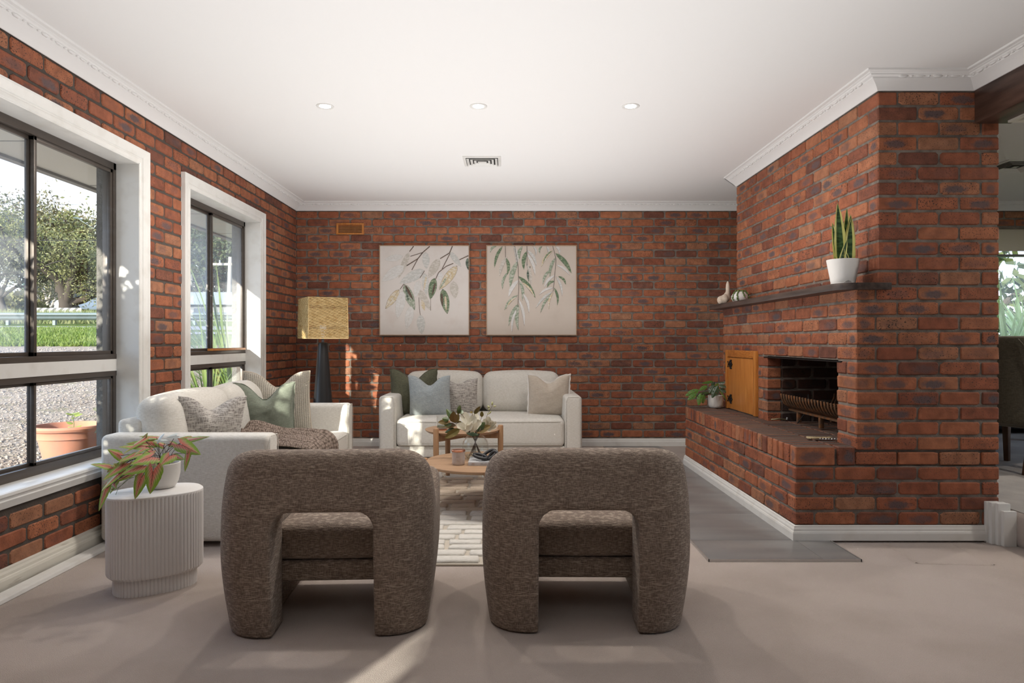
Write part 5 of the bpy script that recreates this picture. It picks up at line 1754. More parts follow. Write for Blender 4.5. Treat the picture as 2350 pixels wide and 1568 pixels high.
ML = [(760, 640, 480, 250, 100, 'g'), (730, 700, 700, 340, 130, 'b'), (780, 700, 860, 400, 70, 'b'), (820, 400, 910, 150, 75, 'g'), (850, 430, 900, 190, 60, 'b'), (560, 690, 205, 670, 80, 'b'), (560, 600, 340, 560, 70, 'g'),
      (770, 790, 410, 810, 90, 'b'), (740, 880, 410, 1010, 70, 'g'), (900, 900, 420, 1190, 110, 'b'), (950, 420, 960, 280, 60, 'g'), (1360, 420, 1550, 180, 60, 'b'), (1300, 400, 1230, 330, 40, 'b'), (1600, 520, 1600, 330, 55, 'b'),
      (1420, 1000, 1700, 680, 110, 'g'), (1400, 1010, 1890, 780, 110, 'b'), (1100, 1020, 1500, 1080, 60, 'g'), (820, 720, 990, 690, 70, 'b'), (560, 560, 480, 600, 80, 'g'), (640, 760, 380, 740, 60, 'g')]
for (ax, ay, tx, ty, w_, c) in ML:
    v, f, uv = leaf_geo(R5(ax, ay, 4.72), R5(tx, ty, 4.68 + .10 * rr.random()), w_ / 13.8 * 4.7 / F * 1.1, Vector((rr.uniform(-.3, .3), -1, rr.uniform(.1, .7))), 'ellipse', fold=.3 if c == 'g' else -.3, droop=.05)
    lf = MB().add([plm @ p for p in v], f, 0, uv).build('leaf', M['mag_green'] if c == 'g' else M['mag_brown'], mg, smooth=True)
    MB().tube([plm @ neck, plm @ (neck * .4 + R5(ax, ay, 4.72) * .6 + Vector((0, 0, .01))), plm @ R5(ax, ay, 4.72)], .0016, 5).build('stem', M['twig'], lf, smooth=True)
MB().tube([plm @ neck, plm @ R5(1700, 620, 4.86), plm @ R5(1800, 400, 4.86), plm @ R5(1930, 160, 4.86)], .0014, 5).build('bud_twig', M['twig'], mg, smooth=True)
M['bud'] = mat('green_cream_bud', (.42, .42, .20), .5)
for (ax, ay, tx, ty, w_) in ((1925, 150, 1935, 20, 34), (1960, 185, 2060, 165, 26), (1850, 230, 1780, 150, 32), (1810, 300, 1850, 240, 26), (1830, 420, 1900, 320, 26), (1790, 440, 1800, 390, 30), (1800, 230, 1785, 170, 22)):
    A = R5(ax, ay, 4.86); B = R5(tx, ty, 4.86); r = w_ / 13.8 * 4.86 / F
    MB().tube([plm @ (A * (1 - t) + B * t) for t in (0, .2, .5, .8, 1)], [.001, r * .8, r, r * .6, .0005], 8).build('bud', M['bud'], mg, smooth=True)

# ---------------- candle jar
def text(name, s, size, loc, rot, m, parent, ext=.0003, align='LEFT'):
    c = bpy.data.curves.new(name, 'FONT'); c.body = s; c.size = size; c.extrude = ext; c.align_x = align
    o = bpy.data.objects.new(name, c); COL.objects.link(o); bpy.context.view_layer.update()
    me = bpy.data.meshes.new_from_object(o.evaluated_get(bpy.context.evaluated_depsgraph_get())); bpy.data.objects.remove(o)
    me.materials.clear(); me.materials.append(m); o = bpy.data.objects.new(name, me); COL.objects.link(o)
    o.parent = parent; o.location = loc; o.rotation_euler = rot
    return o
cx = (1052 - VX) * 4.52 / F
cj = empty('candle_jar', (cx, 4.52, TZ), label='taupe glass candle jar with copper lid on the low coffee table', cat='candle')
v, f = lathe([(0, 0), (.036, 0), (.040, .004), (.042, .012), (.043, .088), (0, .088)], 40); link('jar', mesh('jar', v, f, True, 40), M['wax'], cj)
v, f = lathe([(0, .088), (.045, .088), (.0465, .091), (.0465, .0965), (.044, .100), (0, .1005)], 40); link('lid', mesh('lid', v, f, True, 30), M['copper'], cj)['label'] = 'polished copper lid'
M['emboss'] = mat('pale_emboss', (.56, .49, .44), .4)
text('lettering', 'NOIR', .012, (0, -.0435, .055), (PI / 2, 0, 0), M['emboss'], cj, .0004, 'CENTER')
text('lettering', 'XXX', .011, (0, -.0435, .030), (PI / 2, 0, 0), M['emboss'], cj, .0004, 'CENTER')
fr = MB()
for a, b in (((-.017, .050), (.017, .050)), ((.017, .050), (.017, .070)), ((.017, .070), (-.017, .070)), ((-.017, .070), (-.017, .050))):
    fr.tube([(a[0], -.0425, a[1]), (b[0], -.0425, b[1])], .0005, 4)
fr.build('label_border', M['emboss'], cj)
# ---------------- book
bk = empty('book', (-.262, 4.475, TZ), math.radians(-1), 'pale grey hardcover book lying under the black knot ornament', 'book')
M['book_cover'] = mat('pale_blue_grey_cover', (.47, .47, .48), .4, mix=(9, (.36, .37, .38), .5, .6))
M['paper'] = mat('paper', (.75, .73, .68), .9)
g = MB(); g.box((0, 0, 0), (.27, .225, .0022)); g.box((0, 0, .0215), (.27, .225, .0238)); g.box((0, 0, 0), (.003, .225, .0238)) if False else None; g.box((0, -.001, 0), (.27, .0025, .0238))
g.build('cover', M['book_cover'], bk, bevel=.0008)
MB().box((.004, .003, .0023), (.266, .220, .0214)).build('pages', M['paper'], bk)
M['ink_brown'] = mat('brown_ink', (.33, .20, .13), .6); M['ink_grey'] = mat('grey_ink', (.20, .20, .21), .6)
text('spine_title', '1801', .0125, (.022, -.0012, .0105), (PI / 2, 0, 0), M['ink_brown'], bk); text('spine_title', 'STUD', .0090, (.0225, -.0012, .0035), (PI / 2, 0, 0), M['ink_brown'], bk)
text('spine_lettering', 'THE COASTAL HOME', .0065, (.085, -.0012, .0085), (PI / 2, 0, 0), M['ink_grey'], bk)
g = MB(); g.box((.07, .01, .0238), (.24, .03, .0240)); g.box((.05, .04, .0238), (.11, .07, .0240)); g.box((.14, .02, .0240), (.20, .034, .0241)); g.build('cover_picture', M['ink_grey'], bk)
# ---------------- black knot of three links
kn = empty('knot_ornament', (-.138, 4.555, TZ + .0242), label='matt black ornament of three interlocked loops lying on the book', cat='ornament')
def link_ring(a, b, r, loc, rot):
    pts = []
    for k in range(41):
        t = 2 * PI * k / 40
        pts.append(Vector((a * math.copysign(abs(math.cos(t)) ** .85, math.cos(t)), b * math.copysign(abs(math.sin(t)) ** .85, math.sin(t)), 0)))
    v, f = tube(pts, r, 12, False)
    return xf(v, loc, rot), f
for (a, b, loc, rot) in ((.046, .025, (-.044, -.006, .026), (.20, .22, -.30)), (.050, .027, (.012, .006, .032), (.75, -.55, .15)), (.034, .024, (.042, -.006, .026), (.95, -.9, .2))):
    v, f = link_ring(a, b, 0.0108, loc, rot)
    MB().add(v, f).build('loop', M['black_matt'], kn, smooth=True)
# ---------------- glass tumbler on the taller table
T2 = RZ + .428 + .0005
tb = empty('glass_tumbler', ((1014 - VX) * 5.37 / F, 5.37, T2), label='ribbed clear glass tumbler on a round wooden coaster on the taller table', cat='glass')
v, f = lathe([(0, 0), (.042, 0), (.043, .003), (.042, .010), (0, .010)], 32); link('coaster', mesh('coaster', v, f, True, 40), M['copper'], tb)
V = []; f = []; K = 72; prof = [(.037, .0105), (.0385, .02), (.041, .112), (.039, .112), (.0365, .022), (0, .020)]
for r, z in prof:
    for k in range(K): V.append(((r + .0009 * math.cos(k * PI / 2)) * math.cos(2 * PI * k / K) if r else 0, (r + .0009 * math.cos(k * PI / 2)) * math.sin(2 * PI * k / K) if r else 0, z))
for i in range(5):
    for k in range(K): f.append((i * K + k, i * K + (k + 1) % K, (i + 1) * K + (k + 1) % K, (i + 1) * K + k))
M['ribbed'] = glass_mat('ribbed_glass', .16, (.95, .96, .95), (.9, .9, .88))
link('tumbler', mesh('tumbler', V, f, True), M['ribbed'], tb)
v, f = lathe([(0, .0215), (.035, .0215), (.0355, .036), (0, .036)], 24); link('filling', mesh('filling', v, f, True, 40), M['mag_green'], tb)

# ---------------- mantel shelf
sh = empty('mantel_shelf', (0, 0, 0), label='dark timber mantel shelf running along the chimney above the fireplace', cat='shelf')
zt, zb = 1.492, 1.452
ol = [(1.893, 6.36), (1.893, 3.985), (1.905, 3.93), (1.945, 3.880), (1.99, 3.862), (2.19, 3.862), (2.19, YF - .003), (XU - .003, YF - .003), (XU - .003, 6.36)]
v = [(x, y, zb) for x, y in ol] + [(x, y, zt) for x, y in ol]; n_ = len(ol)
MB().add(v, [tuple(range(n_)), tuple(range(2 * n_ - 1, n_ - 1, -1))] + [(i, (i + n_ - 0) if False else i + n_, (i + 1) % n_ + n_, (i + 1) % n_) for i in range(n_)]).build('board', M['shelf'], sh, bevel=.003)
# ---------------- snake plant
sn = empty('potted_snake_plant', (1.990, 4.02, zt + .0005), label='snake plant with yellow-edged leaves in a white tapered pot on the mantel', cat='plant')
v, f = lathe([(0, 0), (.066, 0), (.068, .004), (.068, .007), (.0665, .008), (.091, .142), (.091, .147), (.088, .147), (.084, .128), (0, .126)], 48)
link('pot', mesh('pot', v, f, True, 30), M['white_ceramic'], sn)
v, f = lathe([(.0845, .1265), (.04, .131), (0, .132)], 20); link('soil', mesh('soil', v, f, True), M['soil'], sn)
M['snake'] = leaf_mat('snake_leaf', (.1, .2, .1), mixer='snake', rough=.4, trans=.05)
S4 = lambda x, y, Y=4.02: P(1880 + x / 7.127, 450 + y / 7.127, Y)
for (bx, by, tx, ty, w_, Y) in ((345, 1050, 300, 110, 72, 4.0), (400, 1060, 455, 190, 58, 4.05), (300, 1050, 215, 430, 36, 4.06), (470, 1060, 515, 300, 70, 4.05), (400, 1060, 510, 320, 40, 4.02), (470, 1050, 515, 390, 64, 3.98), (345, 1060, 455, 715, 36, 3.97), (490, 1050, 415, 860, 18, 3.97)):
    v, f, uv = leaf_geo(S4(bx, by, Y) - Vector((0, 0, .02)), S4(tx, ty, Y), 1.5 * w_ / 7.127 * 4.02 / F, Vector((rr.uniform(-.2, .2), -1, 0)), 'blade', fold=-.25, droop=0, seg=16)
    pm = Matrix.Translation(sn.location).inverted()
    MB().add([pm @ p for p in v], f, 0, uv).build('leaf', M['snake'], sn, smooth=True)
v, f = tube([(-.03, -.0685, .004), (-.02, -.071, .014), (-.004, -.072, .018), (.010, -.0712, .014), (.014, -.0695, .004)], .002, 5); MB().add(v, f).build('drain_notch', M['grey_ceramic'], sn)
# ---------------- string of pearls planter and pale sculpture
sc_ = empty('lobed_sculpture', (1.955, 6.06, zt + .0005), label='pale lobed stone sculpture with an upright pointed lobe at the far end of the mantel', cat='ornament')
def sculpt(X, Y, Z):
    def el(cx, cy, cz, rx, ry, rz): return (np.sqrt(((X - cx) / rx) ** 2 + ((Y - cy) / ry) ** 2 + ((Z - cz) / rz) ** 2) - 1) * min(rx, ry, rz)
    a = el(-.050, -.0, .034, .030, .034, .036); b = el(-.018, -.005, .040, .032, .034, .044); c = el(.010, .02, .060, .030, .03, .045)
    e = el(.020, .02, .135, .017, .020, .070)
    d = smin(smin(smin(a, b, .012), c, .012), e, .014)
    return np.maximum(d, -Z)
v, f = surface_nets(sculpt, (-.09, -.06, -.006), (.07, .08, .22), .004)
M['stone'] = mat('pale_sandstone', (.58, .49, .40), .85, mix=(30, (.48, .39, .31), .45, .6))
link('figure', mesh('figure', v, f, True), M['stone'], sc_)
sp = empty('string_of_pearls_planter', (2.030, 5.925, zt + .0005), label='grey-white rounded planter with strings of tiny green leaves on the mantel', cat='plant')
v, f = lathe([(0, 0), (.040, 0), (.058, .010), (.072, .040), (.068, .066), (.048, .092), (.032, .100), (.028, .096), (0, .094)], 36); link('pot', mesh('pot', v, f, True), M['white_ceramic'], sp)
M['pearl'] = mat('tiny_green_leaves', (.07, .12, .03), .5, mix=(90, (.16, .22, .06), .4, .6))
for st_i, ang in enumerate((3.5, 4.1, 4.9, 5.8, -.1, .5)):
    pts = [(.015 * math.cos(ang), .015 * math.sin(ang), .105), (.045 * math.cos(ang), .045 * math.sin(ang), .104), (.064 * math.cos(ang), .064 * math.sin(ang), .080), (.077 * math.cos(ang), .077 * math.sin(ang), .045), (.076 * math.cos(ang + .1), .076 * math.sin(ang + .1), .015)]
    if 4.5 < ang < 5.2: pts = pts[:4]
    mb = MB()
    P_ = [Vector(p) for p in pts]
    for i in range(len(P_) - 1):
        for t in np.linspace(0, 1, 6, endpoint=False).tolist():
            c = P_[i].lerp(P_[i + 1], t) + Vector((rr.uniform(-.004, .004), rr.uniform(-.004, .004), rr.uniform(-.003, .003)))
            v, f = lathe([(0, -.007), (.0055, -.003), (.006, .002), (0, .008)], 6); mb.add(xf(v, c, (rr.random() * 3, rr.random() * 3, 0)), f)
    mb.build('leaf_string', M['pearl'], sp, smooth=True)
# ---------------- pine door beside the firebox
pd = empty('pine_cupboard_door', (XM - .004, 5.822, HT + .002), label='small varnished pine door with black ornamental hinges beside the firebox', cat='cupboard door')
def pbox(y0, y1, z0, z1, x0, x1, name, m, parent=pd, bevel=.002): return MB().box((x0, y0, z0), (x1, y1, z1)).build(name, m, parent, bevel=bevel)
hw, hh = .378, .528
pbox(-hw, -hw + .055, 0, hh - .0, -.016, .02, 'frame_stile', M['pine']); pbox(hw - .06, hw, 0, hh, -.016, .02, 'frame_stile', M['pine'])
pbox(-hw + .056, hw - .061, hh - .062, hh, -.016, .02, 'frame_rail', M['pine_cross'])
pbox(-hw + .058, hw - .064, .004, hh - .066, -.008, .018, 'door_panel', M['pine'])
for z in (.09, .40):
    mb = MB()
    for (dy, dz_, r) in ((-.0, 0, .012), (-.03, .018, .010), (-.03, -.018, .010), (-.055, 0, .013), (-.055, .032, .011), (-.055, -.032, .011), (-.085, .012, .009), (-.085, -.012, .009), (-.10, .0, .008), (-.080, .035, .009), (-.080, -.035, .009), (.015, .02, .009), (.015, -.02, .009)):
        v, f = lathe([(0, -.002), (r, -.002), (r * .8, .003), (0, .004)], 8); mb.add(xf(v, (-.012, hw - .075 + dy, z + dz_), (0, -PI / 2, 0)), f)
    for (a, b) in (((0, 0), (-.10, 0)), ((-.02, 0), (-.05, .03)), ((-.02, 0), (-.05, -.03)), ((-.055, .03), (-.055, -.03)), ((-.06, 0), (-.085, .035)), ((-.06, 0), (-.085, -.035))):
        mb.tube([(-.012, hw - .075 + a[0], z + a[1]), (-.012, hw - .075 + b[0], z + b[1])], .0035, 5)
    mb.build('hinge', M['black_metal'], pd, smooth=True)['label'] = 'black wrought iron strap hinge'
# ---------------- fire grate
gr = empty('fire_grate', (2.30, 4.72, HT + .002), label='rusty iron fire basket of curved bars standing in the firebox', cat='fire grate')
for i in range(21):
    y = -.47 + i * .047
    pts = [(-.205 + .0, y, .205), (-.200, y, .170), (-.180, y, .130), (-.135, y, .100), (-.06, y, .088), (.06, y, .088), (.135, y, .100), (.18, y, .13), (.20, y, .17), (.205, y, .205)]
    v = []
    for (x, yy_, z) in pts:
        v += [(x, yy_ - .010, z - .004), (x, yy_ + .010, z - .004), (x, yy_ + .010, z + .004), (x, yy_ - .010, z + .004)] if abs(x) < .1 else [(x - .005, yy_ - .010, z), (x - .005, yy_ + .010, z), (x + .005, yy_ + .010, z), (x + .005, yy_ - .010, z)]
    v, f = tube(pts, .0075, 6); MB().add(v, f).build('bar', M['rust'], gr, smooth=True)
for x in (-.125, .125):
    MB().box((x - .012, -.50, .074), (x + .012, .50, .088)).build('rail', M['rust'], gr, bevel=.002)
    for y in (-.40, -.02, .34):
        MB().box((x - .014, y - .014, 0), (x + .014, y + .014, .074)).build('leg', M['rust'], gr, bevel=.003)
MB().tube([(-.14, .21, .075), (-.185, .23, .004)], .004, 6).build('hook', M['black_metal'], gr); MB().tube([(-.205, .0, .205), (-.205, .0, .235)], .004, 6).build('hook', M['black_metal'], gr)
tg = empty('fire_tongs', (2.12, 5.19, HT + .002), label='small brass and steel fire tongs lying at the far side of the firebox', cat='fire tool')
M['brass'] = mat('dull_brass', (.36, .32, .20), .5, .5, .7)
MB().tube([(-.10, 0, .006), (-.04, .01, .008), (.01, 0, .006)], .0045, 6).build('arm', M['brass'], tg, smooth=True); MB().tube([(-.10, .012, .006), (-.03, .0, .014), (.02, .01, .006)], .003, 6).build('arm', M['brass'], tg, smooth=True)
MB().tube([(.02, .004, .004), (.024, .004, .022)], .006, 8).build('knob', M['alu'], tg)
# ---------------- crocheted strap with beads on the hearth
cs = empty('crocheted_strap', (1.90, 4.16, HT + .002), label='cream crocheted strap with small metal beads lying on the hearth top', cat='strap')
M['crochet'] = mat('cream_crochet', (.50, .40, .24), .95, mix=(160, (.22, .15, .08), .48, .6), bump=(200, 1, .004))
v = []; pts = [(-.055, .03), (-.045, .045), (-.01, .040), (.03, .025), (.06, .022), (.085, .030), (.10, .028)]; pb = [(-.055, .015), (-.035, .000), (0, .002), (.03, .008), (.06, .008), (.085, .010), (.10, .018)]
for (x, y) in pts: v += [(x, y, .010)]
for (x, y) in pb: v += [(x, y, .004)]
o = MB().add(v, [(i, i + 7, i + 8, i + 1) for i in range(6)]).build('strap', M['crochet'], cs, smooth=True); so = o.modifiers.new('s', 'SOLIDIFY'); so.thickness = .006; so.offset = 1
for i in range(11):
    v, f = lathe([(0, -.006), (.005, -.003), (.006, 0), (.005, .003), (0, .006)], 8); MB().add(xf(v, (.02 + .012 * i, .0 - .012 * (i % 3), .007)), f).build('bead', M['alu'] if i % 2 else M['grey_ceramic'], cs, smooth=True)
MB().tube([(.10, .01, .006), (.13, .0, .008), (.15, -.012, .005), (.12, -.02, .005), (.09, -.012, .006)], .0015, 5).build('cord', M['stem_dark'], cs, smooth=True)
# ---------------- monstera adansonii pot on the hearth
mo = empty('potted_leafy_plant', (1.905, 6.205, HT + .001), label='green plant with holed leaves in a small white pot on the hearth end', cat='plant')
v, f = lathe([(0, 0), (.050, 0), (.060, .006), (.066, .030), (.068, .108), (.067, .112), (.062, .112), (.060, .096), (0, .094)], 36); link('pot', mesh('pot', v, f, True, 50), M['white_ceramic'], mo)
M['mon'] = leaf_mat('bright_green_leaf', (.09, .21, .035), (.13, .27, .05), .4, .2); M['mon_d'] = leaf_mat('dark_green_leaf', (.025, .055, .022), (.045, .085, .035), .35, .1)
T5 = lambda x, y, Y: P(1565 + x / 12.05, 860 + y / 12.05, Y)
def holed_leaf(att, tip, W, nrm, m):
    v, f, uv = leaf_geo(att, tip, W, nrm, 'ellipse', fold=.15, droop=.1, seg=14)
    keep = []
    for q in f:
        ii = min(q) % 60; t = sum(uv[i][1] for i in q) / 4; u = abs(sum(uv[i][0] for i in q) / 4)
        if .40 < u < .62 and int(t * 14) % 3 == 1 and .15 < t < .8: continue
        keep.append(q)
    pm = Matrix.Translation(mo.location).inverted()
    o = MB().add([pm @ p for p in v], keep, 0, uv).build('leaf', m, mo, smooth=True)
    rt = mo.location + Vector((rr.uniform(-.02, .02), rr.uniform(-.02, .02), .095)); a = Vector(att); mid = (a + rt) / 2 + Vector((0, 0, .04))
    MB().tube([pm @ ((1 - t) ** 2 * rt + 2 * t * (1 - t) * mid + t * t * a) for t in np.linspace(0, 1, 6).tolist()], .0018, 5).build('stem', M['stem_green'], o, smooth=True)
for (ax, ay, tx, ty, w_, Y, c) in ((470, 420, 105, 570, 85, 6.15, 'l'), (400, 530, 165, 690, 70, 6.12, 'l'), (520, 520, 460, 845, 75, 6.1, 'l'), (600, 540, 590, 800, 60, 6.13, 'l'), (860, 190, 570, 240, 40, 6.3, 'l'), (700, 310, 480, 430, 60, 6.2, 'l'),
                          (760, 500, 410, 590, 70, 6.16, 'd'), (900, 290, 760, 520, 90, 6.18, 'd'), (1000, 300, 830, 640, 85, 6.1, 'd'), (1010, 240, 920, 320, 30, 6.12, 'l'), (1020, 300, 1240, 340, 60, 6.2, 'd'), (1000, 250, 1230, 210, 45, 6.26, 'd'), (1040, 400, 1230, 480, 70, 6.2, 'd'), (1060, 520, 1100, 820, 40, 6.25, 'd'), (1010, 390, 1250, 700, 22, 6.12, 'l'), (820, 330, 900, 200, 50, 6.24, 'd')):
    holed_leaf(T5(ax, ay, Y), T5(tx, ty, Y - .03), w_ / 12.05 * Y / F, Vector((rr.uniform(-.3, .3), -1, rr.uniform(.2, .8))), M['mon'] if c == 'l' else M['mon_d'])

# ---------------- dining room
M['chair_dark'] = weave('olive_brown_upholstery', (.11, .095, .07), (.145, .13, .095), (.085, .075, .057), 300, .95, .001, .3)
M['leg_wood'] = wood('brown_chair_leg', (.10, .045, .022), (.06, .028, .014), 6, (8, 8, .7), .4)
dc = empty('dining_chair', (4.17, 5.32, PZ), PI / 2 + .45, 'tall upholstered olive-brown dining chair on the raised dining floor', 'chair')
me = shift_mesh(soft_box(.235, .24, .075, .04, 8, (0, 0, .02)), (0, .27, .405)); mpart('seat', me, M['chair_dark'], dc)
# curved tall back: local back plane at y=.50, leaning outward
bmv = []; nn = 18; mm_ = 12
me = soft_box(.24, .045, .33, .035, 10, (0, .01, 0))
for vtx in me.vertices:
    x, y, z = vtx.co
    t = (z + .33) / .66
    vtx.co = (x * (1 - .10 * t * 0), y + .10 * t * t + .02 * t - .05 * (x / .24) ** 2 * (1 if True else 0), z)
mpart('backrest', shift_mesh(me, (0, .515, .675)), M['chair_dark'], dc)
MB().tube([(x, .515 + .045 + .012 + .10 * t * t + .02 * t - .05 * (x / .24) ** 2, .345 + .66 * t) for t, x in [(0.04, -.222), (.3, -.222), (.6, -.222), (.9, -.215), (.965, -.19)]], .005, 6).build('piping', M['chair_dark'], dc, smooth=True)
for sx in (-1, 1):
    for (y, by) in ((.06, .05), (.50, .58)):
        v = []
        for (z, yy_, r) in ((0, by, .017), (.18, y + (by - y) * .35, .020), (.34, y, .024)):
            v += [(sx * .20 - r, yy_ - r, z), (sx * .20 + r, yy_ - r, z), (sx * .20 + r, yy_ + r, z), (sx * .20 - r, yy_ + r, z)]
        f = [(0, 3, 2, 1), (8, 9, 10, 11)] + [(4 * i + k, 4 * i + (k + 1) % 4, 4 * i + 4 + (k + 1) % 4, 4 * i + 4 + k) for i in range(2) for k in range(4)]
        MB().add(v, f).build('leg', M['leg_wood'], dc, bevel=.003)
dt = empty('dining_table', (4.55, 5.75, PZ), label='dark timber dining table behind the upholstered chair at the right edge', cat='table')
MB().box((-.62, -.95, .715), (.62, .95, .75)).build('tabletop', M['beam'], dt, bevel=.005)
for sx in (-1, 1):
    for sy in (-1, 1): MB().box((sx * .55 - .035, sy * .85 - .035, 0), (sx * .55 + .035, sy * .85 + .035, .714)).build('leg', M['beam'], dt, bevel=.004)
M['runner'] = mat('green_runner', (.25, .33, .12), .8)
o = MB().box((4.10, 5.2, PZ + .7505), (4.40, 6.5, PZ + .756)).build('table_runner', M['runner']); tag(o, 'light green cloth runner on the dark dining table', 'table runner')
sb = empty('sideboard', (5.80, 7.24, PZ), label='low dark cabinet below the dining room window', cat='cabinet')
MB().box((-.95, -.20, .06), (.95, .20, .40)).build('body', M['black_metal'], sb, bevel=.004)
for x in (-.9, .9): MB().box((x - .03, -.18, 0), (x + .03, .18, .06)).build('foot', M['black_metal'], sb)
# ================================================================== OUTDOORS
GY = [(-20, .05), (0, .12), (3, .16), (5, .21), (9, .54), (15, 1.02), (19, 1.45), (27, 1.72), (36, 2.30), (60, 3.2), (140, 4.0)]
def gz(Y): return float(np.interp(Y, [a for a, b in GY], [b for a, b in GY]))
def ground(name, y0, y1, x0, x1, m, label, dz=0.0, amp=.012, nx=40, ny=40):
    ys = np.linspace(y0, y1, ny); xs = np.linspace(x0, x1, nx)
    v = []
    for y in ys:
        for x in xs: v.append((x, y, gz(y) + dz + amp * (mnoise.noise(Vector((x * 1.3, y * 1.3, 0))))))
    f = [(i * nx + j, i * nx + j + 1, (i + 1) * nx + j + 1, (i + 1) * nx + j) for i in range(ny - 1) for j in range(nx - 1)]
    o = link(name, mesh(name, v, f, True), m); o['kind'] = 'structure'; o['label'] = label
    return o
M['gravel'] = mat('gravel', (.19, .145, .11), 1.0, .2, mix=(30, (.29, .235, .185), .40, .62), mix2=(4, (.17, .14, .085), .5, .7), bump=(38, 1.0, .03))
M['grass'] = mat('lawn', (.065, .10, .016), 1.0, .1, mix=(7, (.13, .16, .035), .4, .65), bump=(60, 1.0, .05))
M['asphalt'] = mat('asphalt', (.22, .21, .205), .9, .2, bump=(60, .5, .01))
ground('ground_gravel', -14, 15.4, -45, x0 - .02, M['gravel'], 'pale gravel driveway outside the left windows', nx=90, ny=80)
ground('ground_verge', 15.3, 21.2, -60, 8, M['grass'], 'bright green grass verge beyond the gravel')
ground('ground_path', 17.9, 18.5, -60, 8, M['asphalt'], 'narrow footpath across the verge', dz=.02, amp=.0)
ground('ground_road', 21.1, 28, -90, 20, M['asphalt'], 'grey asphalt road')
ground('ground_far', 27.9, 140, -160, 60, M['grass'], 'rough grass beyond the road')
gv = MB()
gv.box((7.0, -60, -.6), (160, 140, -.02)); gv.box((-2.6, YB + WT, -.6), (7.0, 15.3, .05))
struct('ground_garden', gv, M['grass'], label='garden ground behind the house')
# loose stones
def stones():
    r = np.random.RandomState(3)
    n = 8000
    Y = 4.2 + 10.5 * r.rand(n) ** 1.25; ratio = -(.42 + .36 * r.rand(n)); X = np.minimum(ratio * Y, -2.85 - r.rand(n))
    mb = MB()
    base = [(1, 0, 0), (-1, 0, 0), (0, 1, 0), (0, -1, 0), (0, 0, 1), (0, 0, -1)]
    fc = [(0, 2, 4), (2, 1, 4), (1, 3, 4), (3, 0, 4)]
    for i in range(n):
        s = (.007 + .013 * r.rand()) * (1 + Y[i] / 14)
        a = r.rand() * 6.28; z = gz(Y[i])
        ca, sa = math.cos(a), math.sin(a); q = .5 + r.rand()
        mb.add([(X[i] + s * (b[0] * ca * q - b[1] * sa), Y[i] + s * (b[0] * sa * q + b[1] * ca), z + s * .6 * b[2]) for b in base], fc)
    M['pebble'] = mat('pale_stone', (.29, .235, .19), .95, mix=(40, (.16, .125, .10), .45, .55))
    o = mb.build('gravel_stones', M['pebble'], None); tag(o, 'loose pale stones scattered over the gravel drive', 'gravel', kind='stuff')
stones()
def grass_blades(name, y0, y1, ra, rb, n, h, m, label, seed=1):
    r = np.random.RandomState(seed); Y = y0 + (y1 - y0) * r.rand(n); X = -(ra + (rb - ra) * r.rand(n)) * Y
    mb = MB()
    for i in range(n):
        z = gz(Y[i]); a = r.rand() * 3.14; w_ = .02 + .02 * r.rand(); hh_ = h * (.5 + r.rand()); dx, dy = math.cos(a) * w_, math.sin(a) * w_
        mb.add([(X[i] - dx, Y[i] - dy, z), (X[i] + dx, Y[i] + dy, z), (X[i] + (r.rand() - .5) * h, Y[i] + (r.rand() - .5) * h, z + hh_)], [(0, 1, 2)])
    o = mb.build(name, m); tag(o, label, 'grass', kind='stuff')
M['blade'] = leaf_mat('grass_blade', (.10, .16, .02), (.17, .21, .045), .6, .4); M['drygrass'] = leaf_mat('dry_grass', (.25, .25, .11), (.16, .20, .07), .7, .4)
grass_blades('verge_grass', 15.2, 20.9, .56, .78, 9000, .09, M['blade'], 'tufts of bright grass on the verge')
grass_blades('roadside_grass', 30.5, 37, .55, .80, 6000, .45, M['drygrass'], 'tall pale grass behind the guard rail', 2)

# guard rail
M['galv'] = mat('galvanised_steel', (.10, .125, .12), .5, .5, .5)
Yr = 29.0
gd = empty('guard_rail', (-20, Yr, gz(Yr) - .22), label='grey steel guard rail along the far side of the road', cat='guard rail')
pr = [(0, .44), (-.05, .48), (-.07, .53), (-.03, .575), (0, .60), (-.03, .625), (-.07, .67), (-.05, .72), (0, .76)]
v = []
for x in (-12, 11): v += [(x, a, b) for a, b in pr]
k = len(pr)
v += [(p[0], p[1] + .01, p[2]) for p in v]
mb = MB(); mb.add(v, [(i, i + 1, k + i + 1, k + i) for i in range(k - 1)] + [(2 * k + i, 3 * k + i, 3 * k + i + 1, 2 * k + i + 1) for i in range(k - 1)]); mb.build('beam', M['galv'], gd)
for i in range(12): MB().box((-11.5 + 2 * i, .02, -.3), (-11.38 + 2 * i, .15, .72)).build('post', M['galv'], gd)
# chevron boards
M['sign_white'] = mat('sign_white', (.26, .26, .26), .5); M['sign_black'] = mat('sign_black', (.03, .03, .035), .5)
Yc = 36.0; s_ = F / Yc
cb = empty('chevron_sign', ((136 - VX) / s_, Yc, CH + (HY - 721) / s_), label='long white road sign with black chevrons pointing left', cat='road sign')
hwid = 1.27; ht = .33
MB().box((-hwid - .35, 0, 0), (hwid - .1, .02, ht)).build('board', M['sign_white'], cb)
for i in range(7):
    x = -hwid - .30 + i * .38
    MB().add([(x, -.004, ht / 2), (x + .16, -.004, ht), (x + .32, -.004, ht), (x + .16, -.004, ht / 2), (x + .32, -.004, 0), (x + .16, -.004, 0)], [(0, 3, 2, 1), (0, 5, 4, 3)]).build('chevron', M['sign_black'], cb)
for x in (-1.2, 0, .9): MB().box((x - .03, .02, -.7), (x + .03, .06, .1)).build('post', M['galv'], cb)
